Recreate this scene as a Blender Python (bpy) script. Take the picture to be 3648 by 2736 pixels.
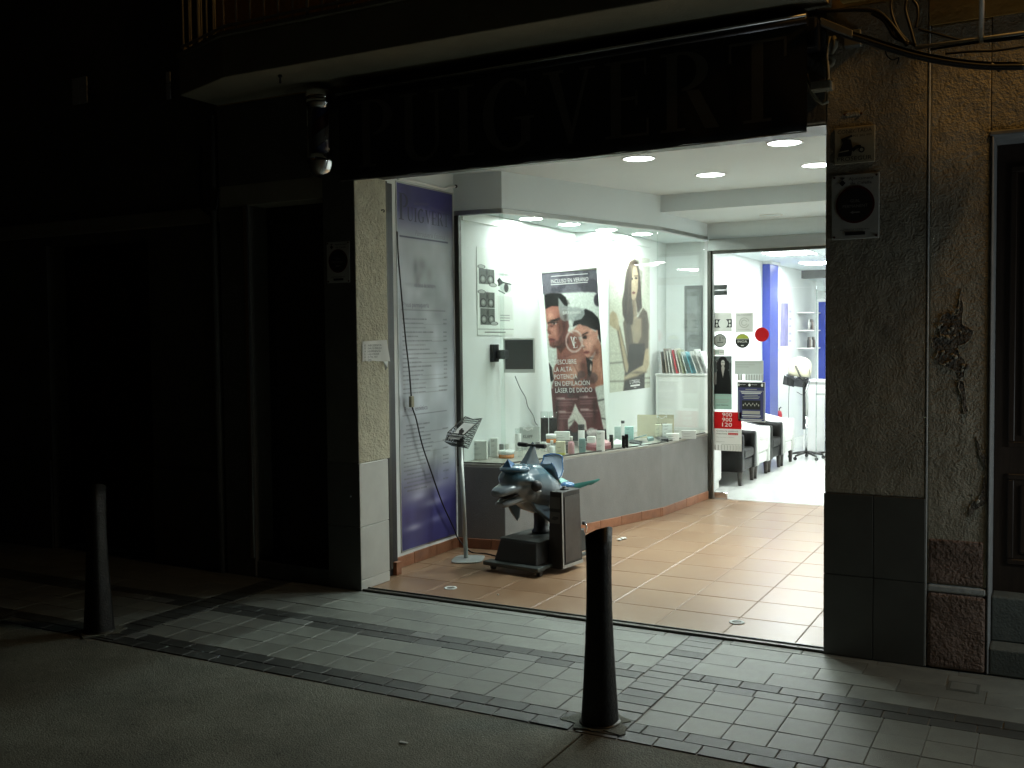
import bpy, bmesh, math, random
import numpy as np
from mathutils import Vector, Matrix
random.seed(7); rng = np.random.RandomState(11)
for o in list(bpy.data.objects): bpy.data.objects.remove(o)
scene = bpy.context.scene
COL = scene.collection
PI = math.pi
R_ = math.radians

# ------------------------------------------------------------------ camera
FPX, YAW, PITCH, ROLL = 3621.6, -0.4952, 0.0455, 0.0106      # focal length in photo pixels, angles in radians
CX, CY = 1824.0, 1368.0
CAM = np.array([2.138, -5.66, 1.741])
def _rot():
    f = np.array([math.sin(YAW)*math.cos(PITCH), math.cos(YAW)*math.cos(PITCH), -math.sin(PITCH)])
    r = np.array([math.cos(YAW), -math.sin(YAW), 0.0]); d = np.cross(f, r)
    c, s = math.cos(ROLL), math.sin(ROLL)
    return np.array([c*r+s*d, -s*r+c*d, f])
RM = _rot()
cam = bpy.data.cameras.new('camera'); cam.sensor_width = 36.0; cam.lens = 36.0*FPX/3648.0
cam.clip_start = 0.05; cam.clip_end = 500
camo = bpy.data.objects.new('camera', cam); COL.objects.link(camo)
camo.matrix_world = Matrix(((RM[0][0], -RM[1][0], -RM[2][0], CAM[0]), (RM[0][1], -RM[1][1], -RM[2][1], CAM[1]),
                            (RM[0][2], -RM[1][2], -RM[2][2], CAM[2]), (0, 0, 0, 1)))
scene.camera = camo
scene.render.resolution_x = 1024; scene.render.resolution_y = 768

# ------------------------------------------------------------------ night sky, moonlight, exposure
world = bpy.data.worlds.new('World'); scene.world = world; world.use_nodes = True
wn = world.node_tree.nodes; wl = world.node_tree.links; wn.clear()
sky = wn.new('ShaderNodeTexSky'); sky.sky_type = 'NISHITA'; sky.sun_disc = False
sky.sun_elevation = R_(4); sky.sun_rotation = R_(200)
bg = wn.new('ShaderNodeBackground'); bg.inputs['Strength'].default_value = 0.0002
wo = wn.new('ShaderNodeOutputWorld'); wl.new(sky.outputs[0], bg.inputs['Color']); wl.new(bg.outputs[0], wo.inputs['Surface'])
sun = bpy.data.lights.new('moon', 'SUN'); sun.energy = 0.0015; sun.angle = R_(12); sun.color = (0.9, 0.95, 1.0)
suno = bpy.data.objects.new('moon', sun); COL.objects.link(suno); suno.rotation_euler = (R_(50), 0, R_(-20))
vs = scene.view_settings; vs.view_transform = 'Standard'; vs.look = 'None'; vs.exposure = 0.0; vs.gamma = 1.0
vs.use_curve_mapping = False
cy = scene.cycles; cy.use_denoising = True; cy.max_bounces = 7; cy.diffuse_bounces = 4; cy.glossy_bounces = 3; cy.transmission_bounces = 4
cy.transparent_max_bounces = 12; cy.caustics_reflective = False; cy.caustics_refractive = False; cy.sample_clamp_indirect = 6.0

# ------------------------------------------------------------------ helpers
def ray(x, y): return RM.T @ np.array([(x-CX)/FPX, (y-CY)/FPX, 1.0])
def onz(x, y, z=0.0): d = ray(x, y); return CAM + (z-CAM[2])/d[2]*d
def ony(x, y, Y): d = ray(x, y); return CAM + (Y-CAM[1])/d[1]*d
def onx(x, y, X): d = ray(x, y); return CAM + (X-CAM[0])/d[0]*d
def hat(P, x, y):
    d = ray(x, y); dd = np.array([P[0]-CAM[0], P[1]-CAM[1]]); t = (d[:2] @ dd)/(d[:2] @ d[:2]); return CAM[2]+t*d[2]
def zm(ox, oy, s): return lambda x, y: (ox+x*s, oy+y*s)

def s2l(c):
    c = np.asarray(c, float)
    return np.where(c <= 0.04045, c/12.92, ((c+0.055)/1.055)**2.4)

MATS = {}
def mat(name, col=(.5, .5, .5), rough=.6, metal=0.0, var=0.0, vscale=6.0, bump=0.0, bscale=60.0, spec=0.5, col2=None,
        emit=None, estr=0.0, coat=0.0, attr=False, bdist=0.01, streak=None, rvar=0.0, trans=0.0, alpha=1.0, speck=0.0):
    """node-based material: base colour broken up by noise, roughness variation and fine relief"""
    if name in MATS: return MATS[name]
    m = bpy.data.materials.new(name); m.use_nodes = True; nt = m.node_tree; N = nt.nodes; L = nt.links
    b = N['Principled BSDF']
    b.inputs['Base Color'].default_value = (*col, 1); b.inputs['Roughness'].default_value = rough
    b.inputs['Metallic'].default_value = metal; b.inputs['Specular IOR Level'].default_value = spec
    if coat: b.inputs['Coat Weight'].default_value = coat; b.inputs['Coat Roughness'].default_value = .08
    if trans: b.inputs['Transmission Weight'].default_value = trans
    if alpha < 1: b.inputs['Alpha'].default_value = alpha
    tc = N.new('ShaderNodeTexCoord')
    src = None
    if attr:
        a = N.new('ShaderNodeVertexColor'); a.layer_name = 'Col'; src = a.outputs['Color']
    if var > 0 or col2:
        mp = N.new('ShaderNodeMapping'); L.new(tc.outputs['Object'], mp.inputs['Vector'])
        if streak: mp.inputs['Scale'].default_value = streak
        n1 = N.new('ShaderNodeTexNoise'); n1.inputs['Scale'].default_value = vscale; n1.inputs['Detail'].default_value = 9
        n1.inputs['Roughness'].default_value = .65
        L.new(mp.outputs[0], n1.inputs['Vector'])
        r = N.new('ShaderNodeValToRGB'); r.color_ramp.elements[0].position = .3; r.color_ramp.elements[1].position = .7
        c2 = col2 if col2 else tuple(min(1, c*(1+var)) for c in col)
        c1 = tuple(c*(1-var) for c in col)
        r.color_ramp.elements[0].color = (*c1, 1); r.color_ramp.elements[1].color = (*c2, 1)
        L.new(n1.outputs['Fac'], r.inputs['Fac'])
        # every separate piece gets its own slight shift
        oi = N.new('ShaderNodeObjectInfo'); mr = N.new('ShaderNodeMapRange')
        mr.inputs['To Min'].default_value = 1-var*.6; mr.inputs['To Max'].default_value = 1+var*.6
        L.new(oi.outputs['Random'], mr.inputs['Value'])
        mx = N.new('ShaderNodeVectorMath'); mx.operation = 'SCALE'
        L.new(r.outputs['Color'], mx.inputs[0]); L.new(mr.outputs[0], mx.inputs['Scale'])
        src = mx.outputs[0]
        if speck:      # aggregate grains and dark spots
            n5 = N.new('ShaderNodeTexNoise'); n5.inputs['Scale'].default_value = 150; n5.inputs['Detail'].default_value = 3; L.new(tc.outputs['Object'], n5.inputs['Vector'])
            v5 = N.new('ShaderNodeTexVoronoi'); v5.inputs['Scale'].default_value = 9; v5.inputs['Randomness'].default_value = 1; L.new(tc.outputs['Object'], v5.inputs['Vector'])
            r5 = N.new('ShaderNodeMapRange'); r5.inputs['From Min'].default_value = .3; r5.inputs['From Max'].default_value = .7; r5.inputs['To Min'].default_value = 1-speck; r5.inputs['To Max'].default_value = 1+speck; L.new(n5.outputs['Fac'], r5.inputs['Value'])
            r6 = N.new('ShaderNodeMapRange'); r6.inputs['From Min'].default_value = .05; r6.inputs['From Max'].default_value = .13; r6.inputs['To Min'].default_value = .62; L.new(v5.outputs['Distance'], r6.inputs['Value'])
            m5 = N.new('ShaderNodeMath'); m5.operation = 'MULTIPLY'; L.new(r5.outputs[0], m5.inputs[0]); L.new(r6.outputs[0], m5.inputs[1])
            x5 = N.new('ShaderNodeVectorMath'); x5.operation = 'SCALE'; L.new(src, x5.inputs[0]); L.new(m5.outputs[0], x5.inputs['Scale']); src = x5.outputs[0]
        if rvar:
            m2 = N.new('ShaderNodeMapRange'); m2.inputs['To Min'].default_value = max(0, rough-rvar); m2.inputs['To Max'].default_value = min(1, rough+rvar)
            n3 = N.new('ShaderNodeTexNoise'); n3.inputs['Scale'].default_value = vscale*1.7; n3.inputs['Detail'].default_value = 6
            L.new(tc.outputs['Object'], n3.inputs['Vector']); L.new(n3.outputs['Fac'], m2.inputs['Value']); L.new(m2.outputs[0], b.inputs['Roughness'])
    if src is not None: L.new(src, b.inputs['Base Color'])
    if bump > 0:
        n2 = N.new('ShaderNodeTexNoise'); n2.inputs['Scale'].default_value = bscale; n2.inputs['Detail'].default_value = 8
        L.new(tc.outputs['Object'], n2.inputs['Vector'])
        bp = N.new('ShaderNodeBump'); bp.inputs['Strength'].default_value = bump; bp.inputs['Distance'].default_value = bdist
        L.new(n2.outputs['Fac'], bp.inputs['Height']); L.new(bp.outputs[0], b.inputs['Normal'])
        if bump >= .8:      # rough render: broad hand-trowelled unevenness and grains under the fine relief
            n4 = N.new('ShaderNodeTexNoise'); n4.inputs['Scale'].default_value = bscale/7; n4.inputs['Detail'].default_value = 3; L.new(tc.outputs['Object'], n4.inputs['Vector'])
            v4 = N.new('ShaderNodeTexVoronoi'); v4.inputs['Scale'].default_value = bscale*1.6; L.new(tc.outputs['Object'], v4.inputs['Vector'])
            b2 = N.new('ShaderNodeBump'); b2.inputs['Strength'].default_value = .6; b2.inputs['Distance'].default_value = bdist*3; L.new(n4.outputs['Fac'], b2.inputs['Height'])
            b3 = N.new('ShaderNodeBump'); b3.inputs['Strength'].default_value = .5; b3.inputs['Distance'].default_value = bdist*.5; L.new(v4.outputs['Distance'], b3.inputs['Height'])
            L.new(b2.outputs[0], b3.inputs['Normal']); L.new(b3.outputs[0], bp.inputs['Normal'])
    if emit:
        b.inputs['Emission Color'].default_value = (*emit, 1); b.inputs['Emission Strength'].default_value = estr
    MATS[name] = m
    return m

def glass_mat(name, tint=(.93, .97, .95), refl=1.0, rough=0.0):
    """thin pane: straight-through light plus Fresnel reflection"""
    if name in MATS: return MATS[name]
    m = bpy.data.materials.new(name); m.use_nodes = True; nt = m.node_tree; N = nt.nodes; L = nt.links; N.clear()
    o = N.new('ShaderNodeOutputMaterial'); t = N.new('ShaderNodeBsdfTransparent'); g = N.new('ShaderNodeBsdfGlossy')
    t.inputs[0].default_value = (*tint, 1); g.inputs['Roughness'].default_value = rough
    fr = N.new('ShaderNodeFresnel'); gm = N.new('ShaderNodeNewGeometry'); im = N.new('ShaderNodeMapRange')   # same Fresnel from both sides
    im.inputs['To Min'].default_value = 1.5; im.inputs['To Max'].default_value = 1/1.5
    L.new(gm.outputs['Backfacing'], im.inputs['Value']); L.new(im.outputs[0], fr.inputs['IOR'])
    mu = N.new('ShaderNodeMath'); mu.operation = 'MULTIPLY'; mu.inputs[1].default_value = refl; mu.use_clamp = True
    mx = N.new('ShaderNodeMixShader'); L.new(fr.outputs[0], mu.inputs[0]); L.new(mu.outputs[0], mx.inputs[0])
    L.new(t.outputs[0], mx.inputs[1]); L.new(g.outputs[0], mx.inputs[2]); L.new(mx.outputs[0], o.inputs['Surface'])
    MATS[name] = m
    return m

class MB:
    """collects simple solids; build() links them as ONE mesh object"""
    def __init__(s): s.v = []; s.f = []; s.m = []; s.sm = []
    def add(s, v, f, mi=0, smooth=False):
        o = len(s.v); s.v += [tuple(map(float, p)) for p in v]
        for q in f: s.f.append([i+o for i in q]); s.m.append(mi); s.sm.append(smooth)
        return s
    def box(s, x0, y0, z0, x1, y1, z1, mi=0):
        if x0 > x1: x0, x1 = x1, x0
        if y0 > y1: y0, y1 = y1, y0
        if z0 > z1: z0, z1 = z1, z0
        return s.add([(x0, y0, z0), (x1, y0, z0), (x1, y1, z0), (x0, y1, z0), (x0, y0, z1), (x1, y0, z1), (x1, y1, z1), (x0, y1, z1)],
              [(0, 3, 2, 1), (4, 5, 6, 7), (0, 1, 5, 4), (1, 2, 6, 5), (2, 3, 7, 6), (3, 0, 4, 7)], mi)
    def prism(s, poly, z0, z1, mi=0, smooth=False):
        n = len(poly)
        v = [(p[0], p[1], z0) for p in poly]+[(p[0], p[1], z1) for p in poly]
        f = [list(range(n-1, -1, -1)), list(range(n, 2*n))]
        for i in range(n): f.append((i, (i+1) % n, n+(i+1) % n, n+i))
        s.add(v, f[:2], mi); o = len(s.v)-2*n
        for q in f[2:]: s.f.append([i+o for i in q]); s.m.append(mi); s.sm.append(smooth)
        return s
    def plate(s, O, U, V, poly, t, mi=0):
        """polygon poly (u,v) in the plane O+u*U+v*V, thickness t along U x V"""
        O = np.array(O, float); U = np.array(U, float); V = np.array(V, float); n = np.cross(U, V); n /= np.linalg.norm(n)
        k = len(poly); a = [O+p[0]*U+p[1]*V for p in poly]; v = a+[q+n*t for q in a]
        f = [list(range(k-1, -1, -1)), list(range(k, 2*k))]+[(i, (i+1) % k, k+(i+1) % k, k+i) for i in range(k)]
        return s.add(v, f, mi)
    def lathe(s, prof, c=(0, 0, 0), n=24, axis=(0, 0, 1), mi=0, smooth=True, sx=1.0, sy=1.0):
        ax = Vector(axis).normalized(); q = Vector((0, 0, 1)).rotation_difference(ax)
        v = []; f = []
        for r, z in prof:
            for i in range(n):
                a = 2*PI*i/n; p = q @ Vector((r*sx*math.cos(a), r*sy*math.sin(a), z)); v.append((p.x+c[0], p.y+c[1], p.z+c[2]))
        for k in range(len(prof)-1):
            for i in range(n):
                j = (i+1) % n; f.append((k*n+i, k*n+j, (k+1)*n+j, (k+1)*n+i))
        s.add(v, f, mi, smooth); o = len(s.v)-len(v)
        closed = prof[0] == prof[-1]
        if prof[0][0] > 1e-5 and not closed: s.f.append([o+i for i in range(n-1, -1, -1)]); s.m.append(mi); s.sm.append(False)
        if prof[-1][0] > 1e-5 and not closed: s.f.append([o+(len(prof)-1)*n+i for i in range(n)]); s.m.append(mi); s.sm.append(False)
        return s
    def cyl(s, p0, p1, r0, r1=None, n=16, mi=0, smooth=True):
        r1 = r0 if r1 is None else r1; p0 = Vector(p0); p1 = Vector(p1)
        return s.lathe([(r0, 0), (r1, (p1-p0).length)], p0, n, (p1-p0), mi, smooth)
    def tube(s, pts, r, n=8, mi=0):
        P = [Vector(p) for p in pts]; v = []; f = []; rr = r if hasattr(r, '__len__') else [r]*len(P)
        up = Vector((0, 0, 1)); prev = None
        for i, p in enumerate(P):
            t = (P[min(i+1, len(P)-1)]-P[max(i-1, 0)]).normalized()
            a = (prev - t*prev.dot(t)) if prev is not None else t.cross(up if abs(t.z) < .95 else Vector((1, 0, 0)))
            a.normalize(); b = t.cross(a); prev = a
            for k in range(n):
                an = 2*PI*k/n; q = p+rr[i]*(math.cos(an)*a+math.sin(an)*b); v.append(tuple(q))
        for i in range(len(P)-1):
            for k in range(n):
                j = (k+1) % n; f.append((i*n+k, i*n+j, (i+1)*n+j, (i+1)*n+k))
        f.append(list(range(n-1, -1, -1))); f.append([(len(P)-1)*n+k for k in range(n)])
        return s.add(v, f, mi, True)
    def ell(s, c, rx, ry, rz, n=20, m=12, mi=0):
        prof = [(max(1e-6, math.sin(PI*k/m)), -math.cos(PI*k/m)) for k in range(m+1)]
        v0 = len(s.v); s.lathe(prof, (0, 0, 0), n, (0, 0, 1), mi, True)
        for i in range(v0, len(s.v)):
            x, y, z = s.v[i]; s.v[i] = (c[0]+x*rx, c[1]+y*ry, c[2]+z*rz)
        return s
    def loft(s, rings, mi=0, cap=True, smooth=True):
        n = len(rings[0]); v = [p for r in rings for p in r]; f = []
        for k in range(len(rings)-1):
            for i in range(n):
                j = (i+1) % n; f.append((k*n+i, k*n+j, (k+1)*n+j, (k+1)*n+i))
        if cap: f.append(list(range(n-1, -1, -1))); f.append([(len(rings)-1)*n+i for i in range(n)])
        return s.add(v, f, mi, smooth)
    def tf(s, M):
        s.v = [tuple(M @ Vector(p)) for p in s.v]; return s
    def build(s, name, material, parent=None, bevel=0.0, seg=2, loc=None, fix=True):
        me = bpy.data.meshes.new(name); me.from_pydata(s.v, [], s.f)
        ms = material if isinstance(material, (list, tuple)) else [material]
        for m in ms: me.materials.append(m)
        for p, mi, sm in zip(me.polygons, s.m, s.sm): p.material_index = mi; p.use_smooth = sm
        if fix or bevel:
            bm = bmesh.new(); bm.from_mesh(me)
            bmesh.ops.remove_doubles(bm, verts=bm.verts, dist=1e-6)
            bmesh.ops.recalc_face_normals(bm, faces=bm.faces)
            if bevel:
                eds = [e for e in bm.edges if len(e.link_faces) == 2 and e.calc_face_angle(0) > .5]
                bmesh.ops.bevel(bm, geom=eds, offset=bevel, segments=seg, affect='EDGES', profile=.5)
            bm.to_mesh(me); bm.free()
        o = bpy.data.objects.new(name, me); COL.objects.link(o)
        if loc is not None: o.location = loc
        if parent is not None:
            o.parent = parent
            if parent.type == 'EMPTY' or True:
                o.matrix_parent_inverse = parent_world(parent).inverted()
        return o
def parent_world(p):
    M = p.matrix_basis.copy()
    if p.parent is not None: M = parent_world(p.parent) @ p.matrix_parent_inverse @ M
    return M
def tag(o, label=None, cat=None, group=None, kind=None):
    if label: o['label'] = label
    if cat: o['category'] = cat
    if group: o['group'] = group
    if kind: o['kind'] = kind
    return o
def thing(name, label, cat, loc=(0, 0, 0), group=None):
    o = bpy.data.objects.new(name, None); COL.objects.link(o); o.location = tuple(map(float, loc)); o.empty_display_size = .1
    return tag(o, label, cat, group)
def one(name, mb, m, label, cat, group=None, bevel=0.0): return tag(mb.build(name, m, None, bevel), label, cat, group)
def struct(name, mb, m, bevel=0.0): return tag(mb.build(name, m, None, bevel), kind='structure')

def text(name, body, O, U, V, height, m, parent=None, width=None, off=.0015, align='LEFT', shear=0.0, extr=0.0):
    """lettering lying on the plane O + u*U + v*V (U, V unit vectors); O is the lower left of the line"""
    cu = bpy.data.curves.new(name, 'FONT'); cu.body = body; cu.size = 1.0; cu.resolution_u = 2; cu.extrude = extr; cu.shear = shear
    ob = bpy.data.objects.new(name, cu); COL.objects.link(ob)
    dg = bpy.context.evaluated_depsgraph_get(); me = bpy.data.meshes.new_from_object(ob.evaluated_get(dg))
    bpy.data.objects.remove(ob); bpy.data.curves.remove(cu)
    U = np.array(U, float); V = np.array(V, float); U /= np.linalg.norm(U); V /= np.linalg.norm(V); n = np.cross(U, V)
    co = np.array([v.co[:] for v in me.vertices]) if len(me.vertices) else np.zeros((1, 3))
    x0, x1 = co[:, 0].min(), co[:, 0].max()
    caps = .70
    sy = height/caps; sx = sy if width is None else width/(x1-x0)
    w = (x1-x0)*sx
    dx = 0 if align == 'LEFT' else (-w/2 if align == 'CENTER' else -w)
    for v in me.vertices:
        p = np.array(O, float)+U*((v.co.x-x0)*sx+dx)+V*(v.co.y*sy)+n*(off+v.co.z*sy)
        v.co = p
    me.name = name; me.materials.clear(); me.materials.append(m)
    o = bpy.data.objects.new(name, me); COL.objects.link(o)
    if parent is not None: o.parent = parent; o.matrix_parent_inverse = parent_world(parent).inverted()
    return o

SERIF = {}   # roman capitals on a unit cap height, built from stems, bowls and slab serifs
def _arc(cx, cy, rx, ry, a0, a1, n=18): return [(cx+rx*math.cos(R_(a0+(a1-a0)*i/n)), cy+ry*math.sin(R_(a0+(a1-a0)*i/n))) for i in range(n+1)]
def _bar(x0, y0, x1, y1): return [(x0, y0), (x1, y0), (x1, y1), (x0, y1)]
def _band(out, inn): return ('band', out, inn)
SERIF['I'] = (.34, [_bar(.10, .03, .24, .97), _bar(0, 0, .34, .035), _bar(0, .965, .34, 1)])
SERIF['P'] = (.62, [_bar(.08, .03, .22, .97), _bar(0, 0, .32, .035), _bar(0, .965, .3, 1), _band(_arc(.28, .735, .34, .265, 90, -90), _arc(.28, .735, .19, .225, 90, -90))])
SERIF['R'] = (.74, [_bar(.08, .03, .22, .97), _bar(0, 0, .32, .035), _bar(0, .965, .3, 1), _band(_arc(.28, .75, .34, .25, 90, -90), _arc(.28, .75, .19, .21, 90, -90)), [(.34, .5), (.5, .5), (.76, 0), (.58, 0)]])
SERIF['E'] = (.62, [_bar(.08, .03, .22, .97), _bar(0, 0, .6, .035), _bar(0, .965, .57, 1), _bar(.2, .48, .45, .52), _bar(.57, 0, .6, .22), _bar(.54, .78, .57, 1), _bar(.42, .4, .45, .6)])
SERIF['T'] = (.70, [_bar(.28, .03, .42, .97), _bar(.18, 0, .52, .035), _bar(0, .965, .7, 1), _bar(0, .76, .03, 1), _bar(.67, .76, .7, 1)])
SERIF['V'] = (.76, [[(.08, .97), (.23, .97), (.43, .18), (.38, 0)], [(.36, 0), (.42, 0), (.67, .97), (.62, .97)], _bar(0, .965, .3, 1), _bar(.54, .965, .76, 1)])
SERIF['U'] = (.76, [_bar(.08, .28, .22, .97), _bar(.60, .28, .66, .97), _bar(0, .965, .3, 1), _bar(.5, .965, .76, 1), _band(_arc(.37, .28, .29, .29, 180, 360), _arc(.41, .28, .19, .23, 180, 360))])
SERIF['G'] = (.80, [_band(_arc(.42, .5, .42, .51, 50, 318), _arc(.44, .5, .27, .46, 50, 318)), _bar(.60, .1, .74, .42), _bar(.5, .42, .8, .455), _bar(.66, .74, .69, .97)])
def serif_text(name, body, O, U, V, h, m, parent, off=.002, sx=1.0, gap=.1, t=.002, sizes=None, oneobj=True):
    U = np.array(U, float); V = np.array(V, float); U /= np.linalg.norm(U); V /= np.linalg.norm(V); n = np.cross(U, V)
    x = 0.0; outs = []; mb = MB()
    for i, ch in enumerate(body):
        hh = h if sizes is None else h*sizes[i]
        w, parts = SERIF[ch]
        if not oneobj: mb = MB()
        for k, p in enumerate(parts):
            pts = p
            oo = off+.0004*k
            if p[0] == 'band':
                a, b = p[1], p[2]
                for q in range(len(a)-1):
                    mb.plate(np.array(O)+U*x*sx+n*oo, U*hh*sx, V*hh, [a[q], a[q+1], b[q+1], b[q]], t)
            else: mb.plate(np.array(O)+U*x*sx+n*oo, U*hh*sx, V*hh, pts, t)
        x += (w+gap)*hh
        if not oneobj: outs.append(mb.build(name, m, parent))
    if oneobj: outs.append(mb.build(name, m, parent))
    return outs

class Canvas:
    """flat print: colours worked out per grid point and stored on the sheet's points"""
    def __init__(s, corners, nx, ny, bg):
        # corners: tl,tr,bl,br in drawing units; drawing is done in those units
        u, v = np.meshgrid(np.linspace(0, 1, nx), np.linspace(0, 1, ny))
        tl, tr, bl, br = [np.array(c, float) for c in corners]
        p = (1-v)[..., None]*((1-u)[..., None]*tl+u[..., None]*tr)+v[..., None]*((1-u)[..., None]*bl+u[..., None]*br)
        s.X = p[..., 0]; s.Y = p[..., 1]; s.u = u; s.v = v; s.nx = nx; s.ny = ny
        s.c = np.ones((ny, nx, 3))*np.array(bg, float)/255.
        s.px = abs(tr[0]-tl[0])/nx
    def mix(s, mask, col, a=1.0):
        mk = (mask*a)[..., None]; s.c = s.c*(1-mk)+mk*np.array(col, float)/255.; return s
    def inside(s, P):
        x, y = s.X, s.Y; r = np.zeros(x.shape, bool); n = len(P)
        for i in range(n):
            x1, y1 = P[i]; x2, y2 = P[(i+1) % n]
            if y1 == y2: continue
            c = ((y1 > y) != (y2 > y)) & (x < (x2-x1)*(y-y1)/(y2-y1)+x1); r ^= c
        return r.astype(float)
    def poly(s, P, col, a=1.0): return s.mix(s.inside(P), col, a)
    def ell(s, cx, cy, rx, ry, col, a=1.0, soft=.12):
        d = np.sqrt(((s.X-cx)/rx)**2+((s.Y-cy)/ry)**2); return s.mix(np.clip((1-d)/soft+.5, 0, 1), col, a)
    def ring(s, cx, cy, rx, ry, w, col, a=1.0):
        d = np.sqrt(((s.X-cx)/rx)**2+((s.Y-cy)/ry)**2); return s.mix((abs(d-1) < w).astype(float), col, a)
    def line(s, x1, y1, x2, y2, w, col, a=1.0):
        dx, dy = x2-x1, y2-y1; L = dx*dx+dy*dy+1e-9; t = np.clip(((s.X-x1)*dx+(s.Y-y1)*dy)/L, 0, 1)
        d = np.hypot(s.X-x1-t*dx, s.Y-y1-t*dy); return s.mix(np.clip(1.5-d/w, 0, 1), col, a)
    def glow(s, cx, cy, rx, ry, col, a=1.0):
        d = ((s.X-cx)/rx)**2+((s.Y-cy)/ry)**2; return s.mix(np.exp(-d*1.5), col, a)
    def noise(s, amt, k=6):
        a = rng.rand(s.ny//k+2, s.nx//k+2); yi = np.linspace(0, a.shape[0]-1.01, s.ny); xi = np.linspace(0, a.shape[1]-1.01, s.nx)
        y0 = yi.astype(int); x0 = xi.astype(int); fy = (yi-y0)[:, None]; fx = (xi-x0)[None]
        n = (a[y0][:, x0]*(1-fy)*(1-fx)+a[y0+1][:, x0]*fy*(1-fx)+a[y0][:, x0+1]*(1-fy)*fx+a[y0+1][:, x0+1]*fy*fx)
        s.c = np.clip(s.c*(1+amt*(n[..., None]-.5)*2), 0, 1); return s
    def blur(s, k=1, n=2):
        for _ in range(n):
            for ax in (0, 1):
                p = np.pad(s.c, [(k, k) if a == ax else (0, 0) for a in range(3)], mode='edge'); m_ = s.c.shape[ax]
                s.c = sum(np.take(p, np.arange(m_)+d, axis=ax) for d in range(2*k+1))/(2*k+1)
        return s
    def build(s, name, P, m, parent=None):
        """P: tl,tr,bl,br corner points in the scene"""
        tl, tr, bl, br = [np.array(p, float) for p in P]
        u, v = s.u[..., None], s.v[..., None]
        co = ((1-v)*((1-u)*tl+u*tr)+v*((1-u)*bl+u*br)).reshape(-1, 3)
        nx, ny = s.nx, s.ny; i = np.arange(ny-1)[:, None]*nx+np.arange(nx-1)[None]
        q = np.stack([i, i+nx, i+nx+1, i+1], -1).reshape(-1, 4)
        me = bpy.data.meshes.new(name); me.vertices.add(len(co)); me.vertices.foreach_set('co', co.ravel())
        me.loops.add(q.size); me.loops.foreach_set('vertex_index', q.ravel().astype(np.int32))
        me.polygons.add(len(q)); me.polygons.foreach_set('loop_start', np.arange(0, q.size, 4, dtype=np.int32))
        me.polygons.foreach_set('loop_total', np.full(len(q), 4, dtype=np.int32))
        me.update(calc_edges=True)
        at = me.color_attributes.new('Col', 'FLOAT_COLOR', 'POINT')
        rgba = np.ones((len(co), 4), np.float32); rgba[:, :3] = s2l(np.clip(s.c, 0, 1)).reshape(-1, 3)
        at.data.foreach_set('color', rgba.ravel())
        me.materials.append(m)
        o = bpy.data.objects.new(name, me); COL.objects.link(o)
        if parent is not None: o.parent = parent; o.matrix_parent_inverse = parent_world(parent).inverted()
        return o
def copy_tree(o, parent=None):
    c = o.copy(); COL.objects.link(c); c.parent = parent
    for ch in list(o.children): copy_tree(ch, c)
    return c
# ------------------------------------------------------------------ materials of the place
m_road = mat('road_concrete', (.195, .205, .165), .85, var=.28, vscale=2.4, bump=.7, bscale=150, rvar=.1, speck=.35)
m_joint = mat('dirty_joint', (.03, .03, .028), .95, var=.3, vscale=30)
m_mortar = mat('pale_mortar', (.26, .26, .235), .95, var=.35, vscale=22, bump=.6, bscale=200)
m_paver = mat('grey_paver', (.235, .255, .23), .40, var=.22, vscale=5, bump=.35, bscale=220, rvar=.13, speck=.10)
m_brick = mat('dark_paving_brick', (.075, .083, .078), .40, var=.25, vscale=14, bump=.4, bscale=200, rvar=.14)
m_brickl = mat('pale_paving_brick', (.19, .205, .195), .40, var=.2, vscale=14, bump=.4, bscale=200, rvar=.14)
m_terra = mat('terracotta_tile', (.265, .155, .088), .30, var=.09, vscale=2.2, col2=(.295, .19, .115), bump=.03, bscale=9, rvar=.05)
m_skirt = mat('terracotta_skirting', (.27, .115, .06), .42, var=.25, vscale=9, bump=.1, bscale=60)
m_grout = mat('grout', (.22, .19, .15), .9, var=.2, vscale=40)
m_salonf = mat('salon_floor_tile', (.62, .63, .60), .22, var=.05, vscale=3, rvar=.06)
m_white = mat('white_wall_paint', (.76, .79, .78), .7, var=.025, vscale=2.2, bump=.06, bscale=120)
m_whited = mat('white_vitrine_paint', (.84, .87, .85), .6, var=.02, vscale=2.0)
m_ceil = mat('white_ceiling_paint', (.74, .81, .83), .85, var=.02, vscale=1.5, bump=.04, bscale=90)
m_stucco = mat('cream_stucco', (.56, .53, .40), .9, var=.14, vscale=9, bump=1.0, bscale=46, bdist=.012)
m_stuccor = mat('ochre_stucco', (.44, .40, .31), .92, var=.22, vscale=4, bump=.85, bscale=82, bdist=.010)
m_ochre = mat('yellow_plaster', (.62, .40, .12), .9, var=.16, vscale=3, bump=.5, bscale=40)
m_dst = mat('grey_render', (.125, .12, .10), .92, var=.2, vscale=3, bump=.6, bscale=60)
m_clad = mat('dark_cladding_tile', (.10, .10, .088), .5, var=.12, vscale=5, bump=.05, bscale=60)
m_cladl = mat('pale_cladding_tile', (.58, .585, .55), .48, var=.08, vscale=4)
m_bead = mat('pale_mortar_bead', (.58, .60, .58), .85, var=.15, vscale=20, bump=.4, bscale=90)
m_stone = mat('brown_stone_plaster', (.235, .165, .13), .95, var=.35, vscale=7, bump=1.0, bscale=52, bdist=.02)
m_bare = mat('bare_masonry', (.15, .13, .105), .98, var=.6, vscale=34, bump=1.0, bscale=60, bdist=.02)
m_wood = mat('dark_varnished_wood', (.028, .018, .012), .45, var=.35, vscale=5, streak=(14, 14, .8), bump=.15, bscale=30)
m_darkdoor = mat('black_door', (.02, .02, .02), .4, var=.2, vscale=5)
m_alu = mat('brushed_aluminium', (.46, .47, .46), .33, 1.0, var=.08, vscale=8, streak=(1, 1, 30))
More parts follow.
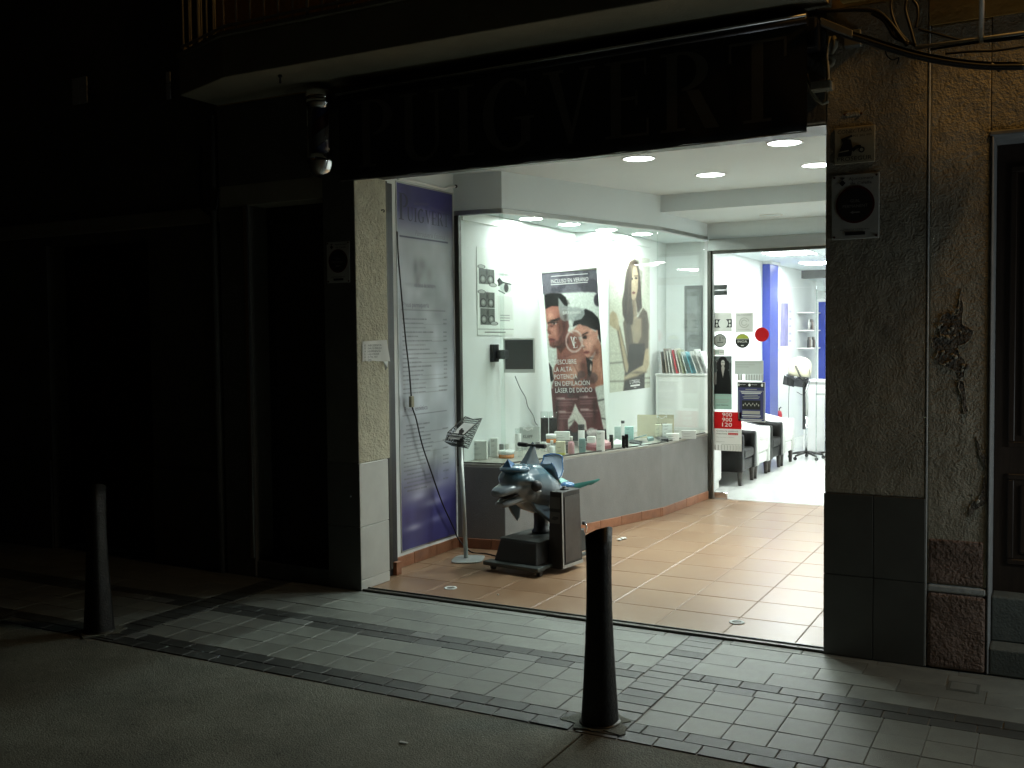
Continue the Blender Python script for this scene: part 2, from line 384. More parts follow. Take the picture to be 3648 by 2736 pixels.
m_alud = mat('dark_bronze_aluminium', (.085, .083, .072), .38, .7, var=.1, vscale=8)
m_steel = mat('polished_steel', (.75, .77, .78), .12, 1.0, var=.04, vscale=6)
m_black = mat('black_plastic', (.018, .018, .02), .42, var=.15, vscale=20)
m_blackm = mat('black_cast_iron', (.013, .013, .0125), .5, .2, var=.5, vscale=22, bump=.4, bscale=90, rvar=.2)
m_signblk = mat('black_awning_cloth', (.010, .010, .010), .75, var=.2, vscale=6, bump=.15, bscale=300)
m_signtxt = mat('awning_lettering', (.085, .08, .07), .7, var=.1)
m_plinth = mat('grey_painted_plinth', (.185, .185, .18), .72, var=.10, vscale=5, bump=.3, bscale=140, streak=(1, 1, .6))
m_ledge = mat('grey_stone_ledge', (.30, .29, .25), .45, var=.12, vscale=8)
m_blue = mat('blue_gloss_paint', (.035, .055, .30), .28, var=.05, vscale=3)
m_step = mat('green_grey_step_stone', (.125, .14, .125), .6, var=.25, vscale=8, bump=.4, bscale=90)
m_soff = mat('balcony_render', (.33, .31, .225), .9, var=.14, vscale=2.5, bump=.3, bscale=70)
m_glass = glass_mat('shop_glass', (.945, .975, .96), .65)
m_glassd = glass_mat('door_glass', (.96, .975, .97), .3)
m_lamp = mat('lit_downlight', (.9, .9, .9), .5, emit=(.90, 1.0, .95), estr=9)
m_lampd = mat('lit_vitrine_downlight', (.9, .9, .9), .5, emit=(.90, 1.0, .95), estr=225)
m_panel = mat('lit_panel', (.9, .9, .9), .5, emit=(.96, 1.0, .98), estr=60)
m_ring = mat('white_trim', (.8, .8, .78), .4)
m_plastw = mat('white_plastic', (.78, .78, .76), .35, var=.03, vscale=5)
m_paper = mat('white_paper', (.74, .75, .72), .7, var=.05, vscale=8)
m_print = mat('printed_sheet', (.5, .5, .5), .28, attr=True)
m_printm = mat('matt_printed_sheet', (.5, .5, .5), .55, spec=.2, attr=True)
m_ink = mat('black_ink', (.02, .02, .02), .5)
m_inkw = mat('white_ink', (.8, .79, .77), .5)
m_cable = mat('black_cable', (.012, .012, .012), .5)

# ------------------------------------------------------------------ road, pavement and its pavers
struct('ground', MB().box(-30, -30, -.40, 30, 30, -.30), mat('bed', (.06, .06, .055), .95, var=.2, vscale=2))
road = struct('road', MB().box(-30, -14, -.30, 30, -1.66, -.024), m_joint)
def piece(name, mb, m, parent, bevel=.003): return mb.build(name, m, parent, bevel, 1)
for x0, x1 in ((-30, -3.45), (-3.442, .301), (.309, 4.2), (4.208, 30)):
    for y0, y1 in ((-5.6, -1.648), (-14, -5.608)):
        piece('slab', MB().box(x0, y0, -.2, x1, y1, -.004+random.uniform(-.001, .001)), m_road, road, .004)
pav = struct('pavement', MB().box(-14, -1.645, -.30, 9, .06, -.006), m_mortar)
_pm = {}
def paver(x0, x1, y0, y1, m, nm):
    g = .0055 if nm == 'brick' else .0032
    w, d = x1-x0-g, y1-y0-g
    k = (round(w, 3), round(d, 3), m.name)
    o = None
    if k not in _pm:
        o = MB().box(-w/2, -d/2, -.03, w/2, d/2, 0).build(nm, m, None, .0022, 1); _pm[k] = o.data
    else:
        o = bpy.data.objects.new(nm, _pm[k]); COL.objects.link(o)
    o.location = ((x0+x1)/2, (y0+y1)/2, random.uniform(-.0016, .0012)); o.rotation_euler = (random.gauss(0, .002), random.gauss(0, .002), random.gauss(0, .0025))
    o.parent = pav
PER = .197
def row(x0, x1, y0, y1, step, ph, m, nm, alt=None):
    n0 = math.floor((x0-ph)/step); x = ph+n0*step
    while x < x1-.02:
        a, b = max(x, x0), min(x+step, x1)
        if b-a > .035: paver(a, b, y0, y1, alt if (alt and random.random() < .16) else m, nm)
        x += step
segs = ((-6.6, -2.93), (-2.72, .262), (.462, 3.3))
for a, b in segs:
    row(a, b, -.105, -.03, 2*PER, -1.85, m_paver, 'paver')
    row(a, b, -.295, -.105, 2*PER, .867, m_paver, 'paver')
    row(a, b, -.483, -.295, 2*PER, .66, m_paver, 'paver')
    row(a, b, -.672, -.483, 2*PER, .855, m_paver, 'paver')
    row(a, b, -.772, -.672, PER, -1.022, m_brick if b < 1 else m_brick, 'brick', m_brickl)
    row(a, b, -.872, -.772, PER, -1.122, m_brick, 'brick', m_brickl)
    for k in range(3): row(a, b, -.872-.188*(k+1), -.872-.188*k, PER, .665, m_paver, 'paver')
    row(a, b, -1.538, -1.436, PER, -.848, m_brick, 'brick', m_brickl)
    row(a, b, -1.640, -1.538, PER, -.755, m_brick, 'brick', m_brickl)
for x0 in (-2.93, .262):
    x1 = x0+(.21 if x0 < 0 else .20); y = -.032
    while y > -1.63:
        y2 = max(y-.0985, -1.64)
        if y-y2 > .03: paver(x0, x1, y2, y, m_brick if (x0 < 0 or random.random() < .35) else m_brickl, 'brick')
        y = y2
# utility cover let into the pavement
uc = thing('utility_cover', 'small rectangular utility cover let into pavement beside the stone pilaster', 'cover', (1.737, -.283, 0))
MB().box(1.665, -.355, -.004, 1.81, -.212, .0035).build('frame', m_step, uc, .001, 1)
MB().box(1.680, -.342, .0036, 1.795, -.226, .0055).build('lid', m_paver, uc, .002, 1)

# ------------------------------------------------------------------ shop floor (terracotta) and salon floor
sf = struct('shop_floor', MB().box(-2.26, .052, -.3, 1.5, 4.87, .000), m_grout)
_tm = None
T = .42
for i in range(-6, 4):
    for j in range(-1, 12):
        x0 = i*T; y0 = .4536+j*T
        a, b, c, d = max(x0, -2.255)+.0022, min(x0+T, 1.49)-.0022, max(y0, .055)+.0022, min(y0+T, 4.85)-.0022
        if b-a < .03 or d-c < .03: continue
        full = abs(b-a-T+.0044) < 1e-6 and abs(d-c-T+.0044) < 1e-6
        if full and _tm:
            o = bpy.data.objects.new('tile', _tm); COL.objects.link(o)
        else:
            o = MB().box(-(b-a)/2, -(d-c)/2, -.02, (b-a)/2, (d-c)/2, 0).build('tile', m_terra, None, .003, 1)
            if full: _tm = o.data
        o.location = ((a+b)/2, (c+d)/2, .003+random.uniform(-.0005, .0005)); o.rotation_euler = (random.gauss(0, .0012), random.gauss(0, .0012), random.choice((0, PI/2, PI, -PI/2)) if full else 0)
        o.parent = sf
struct('salon_floor', MB().box(-2.4, 4.875, -.3, 4.2, 20, .002), m_salonf)
th = thing('threshold_track', 'dark metal roller shutter track along the shop threshold', 'track', (-.54, 0, 0))
MB().box(-2.10, -.026, -.01, 1.02, .048, .006).build('track', m_alud, th, .002, 1)
MB().box(-2.10, -.030, .006, 1.02, -.020, .014).build('lip', m_alud, th)
MB().box(-2.10, .034, .006, 1.02, .046, .013).build('lip', m_alud, th)
for k, (px, py) in enumerate((((2000+1382*.4521), 2050+370*.4521), (1200+895*.4521, 2050+100*.4521))):
    p = onz(px, py, .004)
    t = thing('floor_socket', ('round brass shutter socket in floor tile behind the near bollard' if k == 0 else 'round brass shutter socket in floor near the leaflet stand'), 'floor socket', p, 'shutter sockets in the shop floor')
    MB().lathe([(.026, 0), (.046, 0), (.045, .004), (.028, .004), (.026, 0)], (p[0], p[1], .0035), 28).build('ring', m_bead, t)
    MB().lathe([(.0255, 0), (.0255, .0015), (.001, .0015)], (p[0], p[1], .0035), 24).build('plug', m_alud, t)

# ------------------------------------------------------------------ shop rooms (setting)
FY = -.036
struct('ceiling', MB().box(-2.4, .30, 3.08, 1.6, 3.6, 3.2), m_ceil)
struct('ceiling_beam', MB().box(-2.4, 3.6, 2.92, 1.6, 4.84, 3.2), m_ceil)
struct('wall_left', MB().box(-2.45, .33, -.05, -2.257, 3.86, 3.2), m_white)
struct('wall_right', MB().box(1.5, .30, -.05, 1.65, 4.86, 3.2), m_white)
struct('vitrine_return_wall', MB().box(-2.45, 3.86, .6, -1.90, 5.598, 2.86), m_whited)
struct('door_lintel', MB().box(-1.28, 4.84, 2.755, 1.6, 4.95, 3.2), m_ceil)
struct('salon_wall_left', MB().box(-1.97, 5.682, 0, -1.77, 13.2, 3.0), m_white)
struct('salon_wall_front', MB().box(1.2, 4.86, 0, 4.2, 4.95, 3.0), m_white)
struct('salon_wall_right', MB().box(4.1, 4.95, 0, 4.3, 20, 3.0), m_white)
struct('salon_wall_back', MB().box(-2.6, 19.6, 0, 4.3, 19.8, 3.0), m_white)
struct('salon_niche_wall', MB().box(-2.7, 13.2, 0, -2.5, 19.6, 3.0), m_white)
sc = struct('salon_ceiling', MB().box(-2.7, 4.95, 2.852, 4.3, 19.6, 3.05), m_joint)
for i in range(6):
    for j in range(9):
        x0 = -1.77+i*.98; y0 = 4.96+j*.98
        piece('panel', MB().box(x0+.003, y0+.003, 2.832, x0+.977, y0+.977, 2.85), m_ceil, sc, .002)
struct('salon_header', MB().box(-1.77, 12.0, 2.70, 4.1, 12.2, 2.832), m_plinth)
struct('salon_back_ceiling', MB().box(-2.5, 12.2, 2.70, 4.1, 19.6, 2.8), m_ceil)

# fascia over the vitrine and the vitrine itself
A0, A1, A2, A3 = (-2.257, 1.505), (-1.838, 1.560), (-1.235, 3.60), (-1.155, 4.80)
def offs(p, q, d):
    t = np.array(q)-np.array(p); t = t/np.hypot(*t); return np.array([t[1], -t[0]])*d    # outwards (street side / shop side)
def wallrun(P, thick, z0, z1, out=0.0):
    """polygon strip following the vitrine front, thick metres deep inwards"""
    n = len(P); o = []; i_ = []
    for k in range(n):
        a = P[max(k-1, 0)]; b = P[min(k+1, n-1)]
        if k in (0, n-1): d = offs(a, b, 1) if k == 0 else offs(a, b, 1)
        else:
            d1 = offs(P[k-1], P[k], 1); d2 = offs(P[k], P[k+1], 1); d = d1+d2; d = d/(d @ d)*2*1.0
            d = d/ max(np.hypot(*d), 1e-6)*(1/max(.5, math.cos(.5*math.acos(max(-1, min(1, float(d1 @ d2)))))))
        o.append((P[k][0]+d[0]*out, P[k][1]+d[1]*out)); i_.append((P[k][0]+d[0]*(out-thick), P[k][1]+d[1]*(out-thick)))
    return o+i_[::-1]
VP = [A0, A1, A2, A3]
struct('vitrine_fascia', MB().prism(wallrun(VP, .10, 0, 0), 2.785, 3.08), m_ceil)
struct('vitrine_ceiling', MB().prism([(-2.256, 1.61), (-1.93, 1.66), (-1.34, 3.62), (-1.26, 4.80), (-1.27, 5.59), (-1.89, 5.59), (-2.256, 3.85)], 2.81, 2.88), m_ceil)
vt = thing('display_window', 'angled glass display window on grey plinth along the left of the entrance', 'display window', (-1.8, 2.5, 0))
MB().prism(wallrun(VP, .12, 0, 0), .0, .682).build('plinth', m_plinth, vt, .003, 1)
MB().prism([(-2.255, 1.512), (-1.842, 1.567), (-1.240, 3.603), (-1.160, 4.80), (-1.16, 5.1), (-2.255, 5.1)], .6825, .705).build('ledge', m_ledge, vt, .003, 1)
def runseg(p, q, z0, z1, t, name, m, out=0.0, parent=None, bevel=0, gap=.0):
    d = offs(p, q, 1); u = np.array(q)-np.array(p); u = u/np.hypot(*u)
    a = np.array(p)+u*gap+d*out; b = np.array(q)-u*gap+d*out
    return MB().prism([tuple(a), tuple(b), tuple(b-d*t), tuple(a-d*t)], z0, z1).build(name, m, parent, bevel, 1)
for p, q in ((A0, A1), (A1, A2), (A2, A3)):
    runseg(p, q, .712, 2.748, .010, 'glass_pane', m_glass, -.03, vt, 0, .004)
    runseg(p, q, 2.745, 2.784, .045, 'top_rail', m_alu, .006, vt, .003)
    runseg(p, q, .7052, .716, .02, 'bottom_channel', m_alud, -.024, vt)
MB().box(-2.256, 1.50, .68, -2.212, 1.545, 2.745).build('jamb', m_alud, vt, .003, 1)
# skirting tiles along plinth and left wall
def skirt(p, q, parent, h=.088, L=.30, nm='skirting_tile'):
    p = np.array(p); q = np.array(q); ln = np.hypot(*(q-p)); u = (q-p)/ln; d = np.array([u[1], -u[0]]); s = 0
    while s < ln-.01:
        e = min(s+L, ln); a = p+u*(s+.002); b = p+u*(e-.002); k = random.uniform(-.0006, .001)
        MB().prism([tuple(a+d*(.0105+k)), tuple(b+d*(.0105+k)), tuple(b-d*.004), tuple(a-d*.004)], .004, h+random.uniform(-.002, .002)).build(nm, m_skirt, parent, .002, 1); s = e
skirt(A0, A1, vt); skirt(A1, A2, vt); skirt(A2, A3, vt)
wl_ = bpy.data.objects['wall_left']
skirt((-2.257, .52), (-2.257, 1.50), wl_, .092, .32)
# moulding round the vitrine ceiling
for a in (MB().box(-2.256, 1.62, 2.72, -2.243, 3.857, 2.808), MB().box(-2.256, 3.845, 2.72, -1.898, 3.858, 2.808), MB().box(-1.899, 3.86, 2.72, -1.887, 5.09, 2.808)):
    a.build('moulding', m_whited, bpy.data.objects['vitrine_ceiling'], .004, 1)

# ------------------------------------------------------------------ shop building (street face)
sb = thing('shop_building', 'shop front with cream stucco pillars, dark lintel and balcony above', 'building', (-1, .1, 0))
MB().box(-2.37, FY, .885, -2.10, .33, 2.872).build('left_pillar', m_stucco, sb, .006, 2)
MB().box(-2.50, .33, 0, -2.258, .44, 3.3).build('left_return', m_white, sb)
MB().box(1.02, FY, .885, 1.528, .34, 3.459).build('right_pillar', m_stuccor, sb, .008, 2)
MB().box(1.34, .34, 0, 1.528, .5, 3.3).build('right_return', m_white, sb)
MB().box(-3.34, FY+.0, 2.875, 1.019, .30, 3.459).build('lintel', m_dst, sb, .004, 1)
MB().box(-2.10, .02, 2.868, 1.02, .31, 2.8745).build('shutter_slot', m_alud, sb)
MB().box(-3.34, FY, 3.46, 1.528, .3, 7.0).build('upper_wall', m_ochre, sb)
# pale cladding tiles on the left pillar and dark ones on the right
for z0, z1 in ((.003, .073), (.076, .442), (.445, .884)):
    MB().box(-2.372, FY-.004, z0, -2.096, .30, z1).build('cladding_tile', m_cladl, sb, .003, 1)
for (x0, x1) in ((1.017, 1.272), (1.275, 1.529)):
    for z0, z1 in ((.003, .442), (.445, .884)):
        MB().box(x0, FY-.006, z0, x1, .30, z1).build('cladding_tile', m_clad, sb, .002, 1)
for z0, z1 in ((.003, .442), (.445, .884)): MB().box(-2.374, FY-.0075, z0, -2.0965, FY-.0045, z1).build('cladding_tile', m_clad, sb)  # dark skin over the pale tiles, shade of the unlit front as colour
MB().box(-2.372, FY-.0045, .8865, -2.1015, FY-.0005, 2.8715).build('front_shade_skin', m_dst, sb)  # dark skin painting the unlit street side's shade onto the cream pillar
# shutter guide and corner skirting at the left jamb
MB().box(-2.205, .335, .07, -2.118, .375, 2.87).build('shutter_guide', m_alud, sb, .003, 1)
MB().box(-2.23, .378, .004, -2.165, .50, 2.87).build('shutter_guide', m_black, sb, .003, 1)
MB().box(-2.255, .44, .004, -2.135, .505, .10).build('skirting_tile', m_skirt, sb, .002, 1)
# left wall with the dark doorway
MB().box(-3.34, FY, 2.72, -2.373, .30, 2.874).build('door_lintel', m_soff, sb, .004, 1)
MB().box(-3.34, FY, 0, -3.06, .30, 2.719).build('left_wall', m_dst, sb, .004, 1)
dr = MB().box(-3.06, .16, .12, -2.372, .20, 2.72).build('door', m_darkdoor, sb)
for z0, z1 in ((.2, .9), (.98, 2.6)): MB().box(-2.98, .145, z0, -2.46, .158, z1).build('door_panel', m_darkdoor, dr, .006, 2)
MB().box(-3.06, -.02, 0, -2.372, .3, .118).build('door_step', m_step, sb, .004, 1)
MB().box(-3.10, FY-.012, .14, -3.062, .02, 2.719).build('door_frame', m_alu, sb, .003, 1)
# balcony: slab with canted left corner, soffit, railing
BZ0, BZ1 = 3.463, 3.722
bal = MB().prism([(-3.33, FY-.003), (-3.33, -.40), (-2.71, -.617), (1.05, -.617), (1.05, FY-.003)], BZ0, BZ1).build('balcony', m_soff, sb, .008, 2)
MB().prism([(-3.35, FY-.003), (-3.35, -.41), (-2.715, -.64), (1.07, -.64), (1.07, FY-.003)], BZ1+.001, BZ1+.032).build('slab_edge', m_soff, bal, .004, 1)
def bpos(s):     # along the railing
    pts = [np.array((-3.31, -.08)), np.array((-3.31, -.395)), np.array((-2.705, -.60)), np.array((1.02, -.60)), np.array((1.02, -.08))]
    for a, b in zip(pts, pts[1:]):
        l = np.hypot(*(b-a))
        if s <= l: return a+(b-a)*s/l
        s -= l
    return pts[-1]
S = 0.0; tot = .315+.639+3.725+.52; k = 0
m_iron = mat('painted_railing', (.72, .70, .62), .4, .0, var=.15, vscale=20)
while S < tot:
    p = bpos(S); big = k % 9 == 5
    MB().cyl((p[0], p[1], BZ1+.03), (p[0], p[1], BZ1+1.0), .011 if big else .0065, n=8).build('baluster', m_iron, bal); S += .1175; k += 1
for z in (BZ1+.075, BZ1+1.0): MB().tube([(*bpos(s), z) for s in (0, .315, .954, 4.679, 5.19)], .011, 6).build('rail', m_iron, bal)
MB().lathe([(.012, 0), (.014, -.012), (.006, -.02), (.008, -.05), (.002, -.056)], (-2.35, -.477, BZ0), 12).build('soffit_hook', m_blackm, bal)

# ------------------------------------------------------------------ neighbour on the right: stone pilaster, wooden door, steps
m_jamb = mat('worn_jamb_paint', (.24, .245, .24), .8, var=.2, vscale=12)
nb = thing('neighbour_house', 'old house with peeling brown plaster pilaster and panelled wooden door', 'house', (1.9, .1, 0))
MB().box(1.538, FY+.006, .442, 1.8215, .33, 3.30).build('pilaster', m_stuccor, nb, .01, 2)
MB().box(1.540, FY-.006, .004, 1.8205, .33, .40).build('base_block', m_stone, nb, .02, 3)
MB().box(1.545, FY-.000, .446, 1.806, .1, .68).build('stone_block', m_stone, nb, .012, 3)
MB().box(1.529, FY-.002, .004, 1.5375, .28, 3.3).build('mortar_bead', m_bead, nb, .002, 1)
MB().box(1.54, FY-.001, .401, 1.8205, .28, .441).build('mortar_bead', m_bead, nb, .01, 2)
MB().box(1.822, FY-.002, .004, 1.833, .33, 2.715).build('door_jamb', m_jamb, nb, .006, 2)
MB().box(1.8125, FY-.002, 2.717, 2.949, .33, 2.742).build('door_head', m_jamb, nb, .006, 2)
MB().box(2.95, FY, .004, 8.5, .33, 3.30).build('wall', m_stuccor, nb, .006, 1)
MB().box(1.8225, FY+.006, 2.743, 2.949, .33, 3.30).build('wall_over_door', m_stuccor, nb)
MB().box(1.53, FY, 3.302, 8.5, .33, 7.0).build('upper_wall', m_ochre, nb)
for z0, z1, y0 in ((.003, .139, -.03), (.14, .372, .12)): MB().box(1.836, y0, z0, 2.948, .5, z1).build('step', m_step, nb, .008, 2)
wd = MB().box(1.836, .26, .374, 2.948, .31, 2.715).build('door', m_wood, nb)
for x0, x1 in ((1.90, 2.32), (2.44, 2.88)):
    for z0, z1 in ((.52, 1.00), (1.14, 2.60)):
        MB().box(x0, .245, z0, x1, .259, z0+.03).build('moulding', m_wood, wd, .004, 1); MB().box(x0, .245, z1-.03, x1, .259, z1).build('moulding', m_wood, wd, .004, 1)
        MB().box(x0, .245, z0+.031, x0+.03, .259, z1-.031).build('moulding', m_wood, wd, .004, 1); MB().box(x1-.03, .245, z0+.031, x1, .259, z1-.031).build('moulding', m_wood, wd, .004, 1)
        MB().box(x0+.06, .249, z0+.06, x1-.06, .259, z1-.06).build('door_panel', m_wood, wd, .008, 2)
# flaking plaster: missing patches show dark masonry with a broken raised lip
def blob(cx, cz, rx, rz, n=34, rough=.28, seed=0):
    r = np.random.RandomState(seed); ph = r.rand(6)*6.28; out = []
    for i in range(n):
        a = 2*PI*i/n; k = 1+rough*(.5*math.sin(3*a+ph[0])+.4*math.sin(5*a+ph[1])+.35*math.sin(9*a+ph[2]))+r.uniform(-.08, .08)
        out.append((cx+rx*k*math.cos(a), cz+rz*k*math.sin(a)))
    return out
Zp = zm(2900, 900, .54242)
def rag(P, seed, amp=5, sub=3):
    r = np.random.RandomState(seed); out = []
    for i in range(len(P)):
        a, b = np.array(P[i], float), np.array(P[(i+1) % len(P)], float)
        for k in range(sub): out.append(a+(b-a)*k/sub+r.uniform(-amp, amp, 2)*(1 if k else .3))
    return out
holes = ([(835, 420), (870, 390), (905, 410), (940, 405), (955, 330), (965, 240), (977, 330), (972, 470), (1010, 490), (1045, 520), (1030, 570), (990, 605), (945, 612), (952, 660), (985, 700), (1000, 750), (985, 820), (955, 830), (935, 780), (880, 760), (830, 730), (790, 700), (815, 650), (775, 620), (770, 560), (800, 545), (835, 560), (820, 500)],
         [(945, 838), (985, 850), (1000, 960), (1012, 1040), (985, 1060), (972, 960), (952, 900)],
         [(1030, 1655), (1050, 1630), (1080, 1622), (1100, 1570), (1112, 1505), (1128, 1450), (1132, 1640), (1100, 1668), (1060, 1690), (1040, 1720), (1020, 1735), (1005, 1715)],
         [(1065, 1210), (1085, 1260), (1110, 1330), (1128, 1340), (1128, 1420), (1105, 1380), (1080, 1320)])
for i, Hp in enumerate(holes):
    P = [ony(*Zp(*q), FY) for q in rag(Hp, i)]
    pp2 = [(p[0], p[2]) for p in P]
    MB().plate((0, FY+.0055-.0004*i, 0), (1, 0, 0), (0, 0, 1), pp2, .0015).build('bare_patch', m_bare, nb)
    r3 = np.random.RandomState(90+i); ring = [(p[0], FY+.004+r3.uniform(-.002, .002), p[2]) for p in P]; ring.append(ring[0])
    MB().tube(ring, [float(abs(r3.normal(.0012, .0008))+.0004) for _ in ring], 6).build('broken_edge', m_stuccor, nb)
r3 = np.random.RandomState(5)
for i in range(34):
    c_ = ((880, 500), (900, 640), (860, 700), (930, 350), (900, 540), (960, 760), (1090, 1620), (870, 490))[i % 8]
    p = ony(*Zp(c_[0]+r3.normal(0, 26), c_[1]+r3.normal(0, 26)), FY); k = r3.uniform(.004, .012)
    o = MB().ell((0, 0, 0), k, k*.35, k*r3.uniform(.6, 1.6), 8, 5); o.v = [(x+r3.normal(0, .0008), y, z+r3.normal(0, .0008)) for x, y, z in o.v]; o.tf(Matrix.Translation((p[0], FY+.003, p[2])) @ Matrix.Rotation(r3.uniform(-.8, .8), 4, 'Y')).build('plaster_crumb', m_stuccor if i % 3 else m_bare, nb)
# string course under the first floor, orange in the lamp light
MB().box(1.10, FY-.10, 3.475, 8.5, FY-.0035, 3.56).build('string_course', m_ochre, nb, .01, 2)

# ------------------------------------------------------------------ neighbour on the left, in the dark
nl = thing('dark_house', 'unlit house in deep shade beyond the shop doorway', 'house', (-5, .2, 0))
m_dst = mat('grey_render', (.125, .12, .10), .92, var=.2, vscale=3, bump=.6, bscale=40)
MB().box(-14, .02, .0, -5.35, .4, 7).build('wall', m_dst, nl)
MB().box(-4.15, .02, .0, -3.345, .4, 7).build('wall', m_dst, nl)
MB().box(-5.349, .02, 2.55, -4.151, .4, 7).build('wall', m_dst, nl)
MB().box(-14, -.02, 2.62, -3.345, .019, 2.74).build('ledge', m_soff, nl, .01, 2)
dd = MB().box(-5.349, .2, .02, -4.151, .25, 2.55).build('door', m_wood, nl)
for x0 in (-5.26, -4.70):
    for z0, z1 in ((.2, .95), (1.1, 2.4)): MB().box(x0, .185, z0, x0+.46, .199, z1).build('door_panel', m_wood, dd, .008, 2)
MB().box(-14, .0, .0, -5.36, .018, .75).build('base_band', m_clad, nl)
MB().box(-4.14, .0, .0, -3.347, .018, .75).build('base_band', m_clad, nl)
MB().cyl((-3.40, -.02, .0), (-3.40, -.02, 3.4), .035, n=12).build('downpipe', m_dst, nl)
MB().tube([(-3.52, -.02, 3.2), (-3.53, -.03, 2.9), (-3.50, -.04, 2.72), (-3.44, -.04, 2.68), (-3.36, -.04, 2.72), (-3.33, -.05, 2.86)], .012, 8).build('looped_cable', m_cable, nl)
# pale enamel plates further down the wall
m_plate = mat('pale_enamel', (.55, .57, .60), .3)
for k, (px, py) in enumerate(((282, 310), (606, 290))):
    p = ony(px, py, -.10 if k == 0 else -.02)
    t = thing('wall_plate', ('pale four-part enamel plate high on the dark house at far left' if k == 0 else 'pale narrow enamel plate beside the canted balcony corner'), 'plate', p, 'pale plates on the dark house')
    w = .085 if k == 0 else .045
    for ix in range(2 if k == 0 else 1):
        for iz in range(2):
            MB().box(p[0]-w+ix*w*1.05, p[1], p[2]-.13+iz*.125, p[0]-w+ix*w*1.05+w*.95, p[1]+.012, p[2]-.02+iz*.125-(.04 if iz else 0)+.01).build('plate', m_plate, t, .002, 1)
    MB().box(p[0]-w, p[1]+.013, p[2]-.05, p[0]+w, .02, p[2]-.03).build('bracket', m_black, t)
# ------------------------------------------------------------------ ceiling lamps
def downlight(p, r, m, label, group, watt=0):
    t = thing('ceiling_downlight', label, 'ceiling lamp', p, group)
    MB().lathe([(r*1.0, -.006), (r*1.12, -.006), (r*1.12, 0), (r*1.0, 0), (r*1.0, -.006)], p, 36).build('trim_ring', m_ring, t)
    MB().lathe([(.001, -.003), (r*.99, -.003), (r*.99, -.0005), (.001, -.0005)], p, 36).build('diffuser', m, t)
    if watt:
        l = bpy.data.lights.new('led', 'AREA'); l.shape = 'DISK'; l.size = 2*r; l.energy = watt; l.color = (.90, 1.0, .955); l.spread = R_(118)
        lo = bpy.data.objects.new('led', l); COL.objects.link(lo); lo.location = (p[0], p[1], p[2]-.014); lo.parent = t; lo.matrix_parent_inverse = parent_world(t).inverted()
D = 1/.6064
for (x, y), lb in zip(((1695, 308), (1380, 342), (1535, 377), (1765, 356)), ('near right round ceiling lamp just under the awning edge', 'near left round ceiling lamp above the dolphin ride', 'rear left round ceiling lamp in front of the beam', 'rear right round ceiling lamp half hidden by the right pillar')):
    p = onz(x*D, y*D, 3.08); downlight(p, .115, m_lamp, lb, 'round lamps in the entrance ceiling', 17.5)
for (x, y), lb in zip(((1147, 472), (1230, 484), (1310, 496), (1387, 505)), ('first round vitrine lamp from the glass corner', 'second round vitrine lamp from the glass corner', 'third round vitrine lamp from the glass corner', 'fourth round vitrine lamp, nearest the salon door')):
    p = onz(x*D, y*D, 2.81); downlight(p, .10, m_lampd, lb, 'round lamps in the display window')
p = onz(2450+895*.3315, 750+48*.3315, 2.92)
downlight(p, .10, m_ceil, 'unlit round lamp in the lowered ceiling before the salon door', None)
for k, (x, y) in enumerate(((-1.05, 8.05), (-1.05, 10.2), (1.4, 8.05), (1.4, 10.2), (-1.05, 6.0), (1.4, 6.0), (3.2, 7.0), (-1.2, 15.5), (-.3, 18.0), (2, 15.5))):
    z = 2.831 if y < 12 else 2.699
    lb = 'square light panel in the salon ceiling, '+('first behind the glass door', 'second behind the glass door', 'far right of first row', 'far right of second row', 'just inside the door', 'right inside the door', 'by the right salon wall', 'front of the back room', 'rear of the back room', 'right of the back room')[k]
    t = thing('light_panel', lb, 'ceiling lamp', (x, y, z), 'light panels in the salon ceiling')
    MB().box(x-.31, y-.31, z-.008, x+.31, y+.31, z).build('frame', m_ring, t, .002, 1)
    MB().box(x-.295, y-.295, z-.0105, x+.295, y+.295, z-.0085).build('diffuser', m_panel, t)

# ------------------------------------------------------------------ glass door with frame
gd = thing('glass_door', 'frameless glass salon door with steel patch fittings and aluminium header', 'door', (-.5, 4.86, 0))
DY = 4.86
MB().box(-1.15, DY-.05, 2.632, 1.5, DY+.03, 2.754).build('header', m_alu, gd, .004, 1)
MB().box(-1.15, DY-.035, 2.600, 1.5, DY+.02, 2.631).build('header_channel', m_alud, gd, .002, 1)
MB().box(-1.158, DY-.055, .004, -1.118, DY+.02, 2.632).build('frame_post', m_alud, gd, .003, 1)
MB().box(-1.1175, DY-.03, .004, -1.098, DY+.02, 2.60).build('frame_post', m_alu, gd, .003, 1)
MB().box(-1.096, DY-.005, 2.225, 1.5, DY+.005, 2.60).build('transom_pane', m_glassd, gd)
MB().box(-1.096, DY-.005, .02, -.042, DY+.005, 2.218).build('door_leaf', m_glassd, gd)
MB().box(-.034, DY-.005, .02, 1.2, DY+.005, 2.218).build('side_pane', m_glassd, gd)
for (x0, z0, x1, z1) in ((-1.097, 2.165, -.955, 2.217), (-1.097, 2.222, -.955, 2.275), (-1.097, .008, -.955, .075)):
    MB().box(x0, DY-.014, z0, x1, DY+.014, z1).build('patch_fitting', m_steel, gd, .003, 1)
MB().box(-.0425, DY-.007, .02, -.0335, DY+.007, 2.218).build('edge_seal', glass_mat('edge_glass', (.8, .86, .84), 1.0, .2), gd)

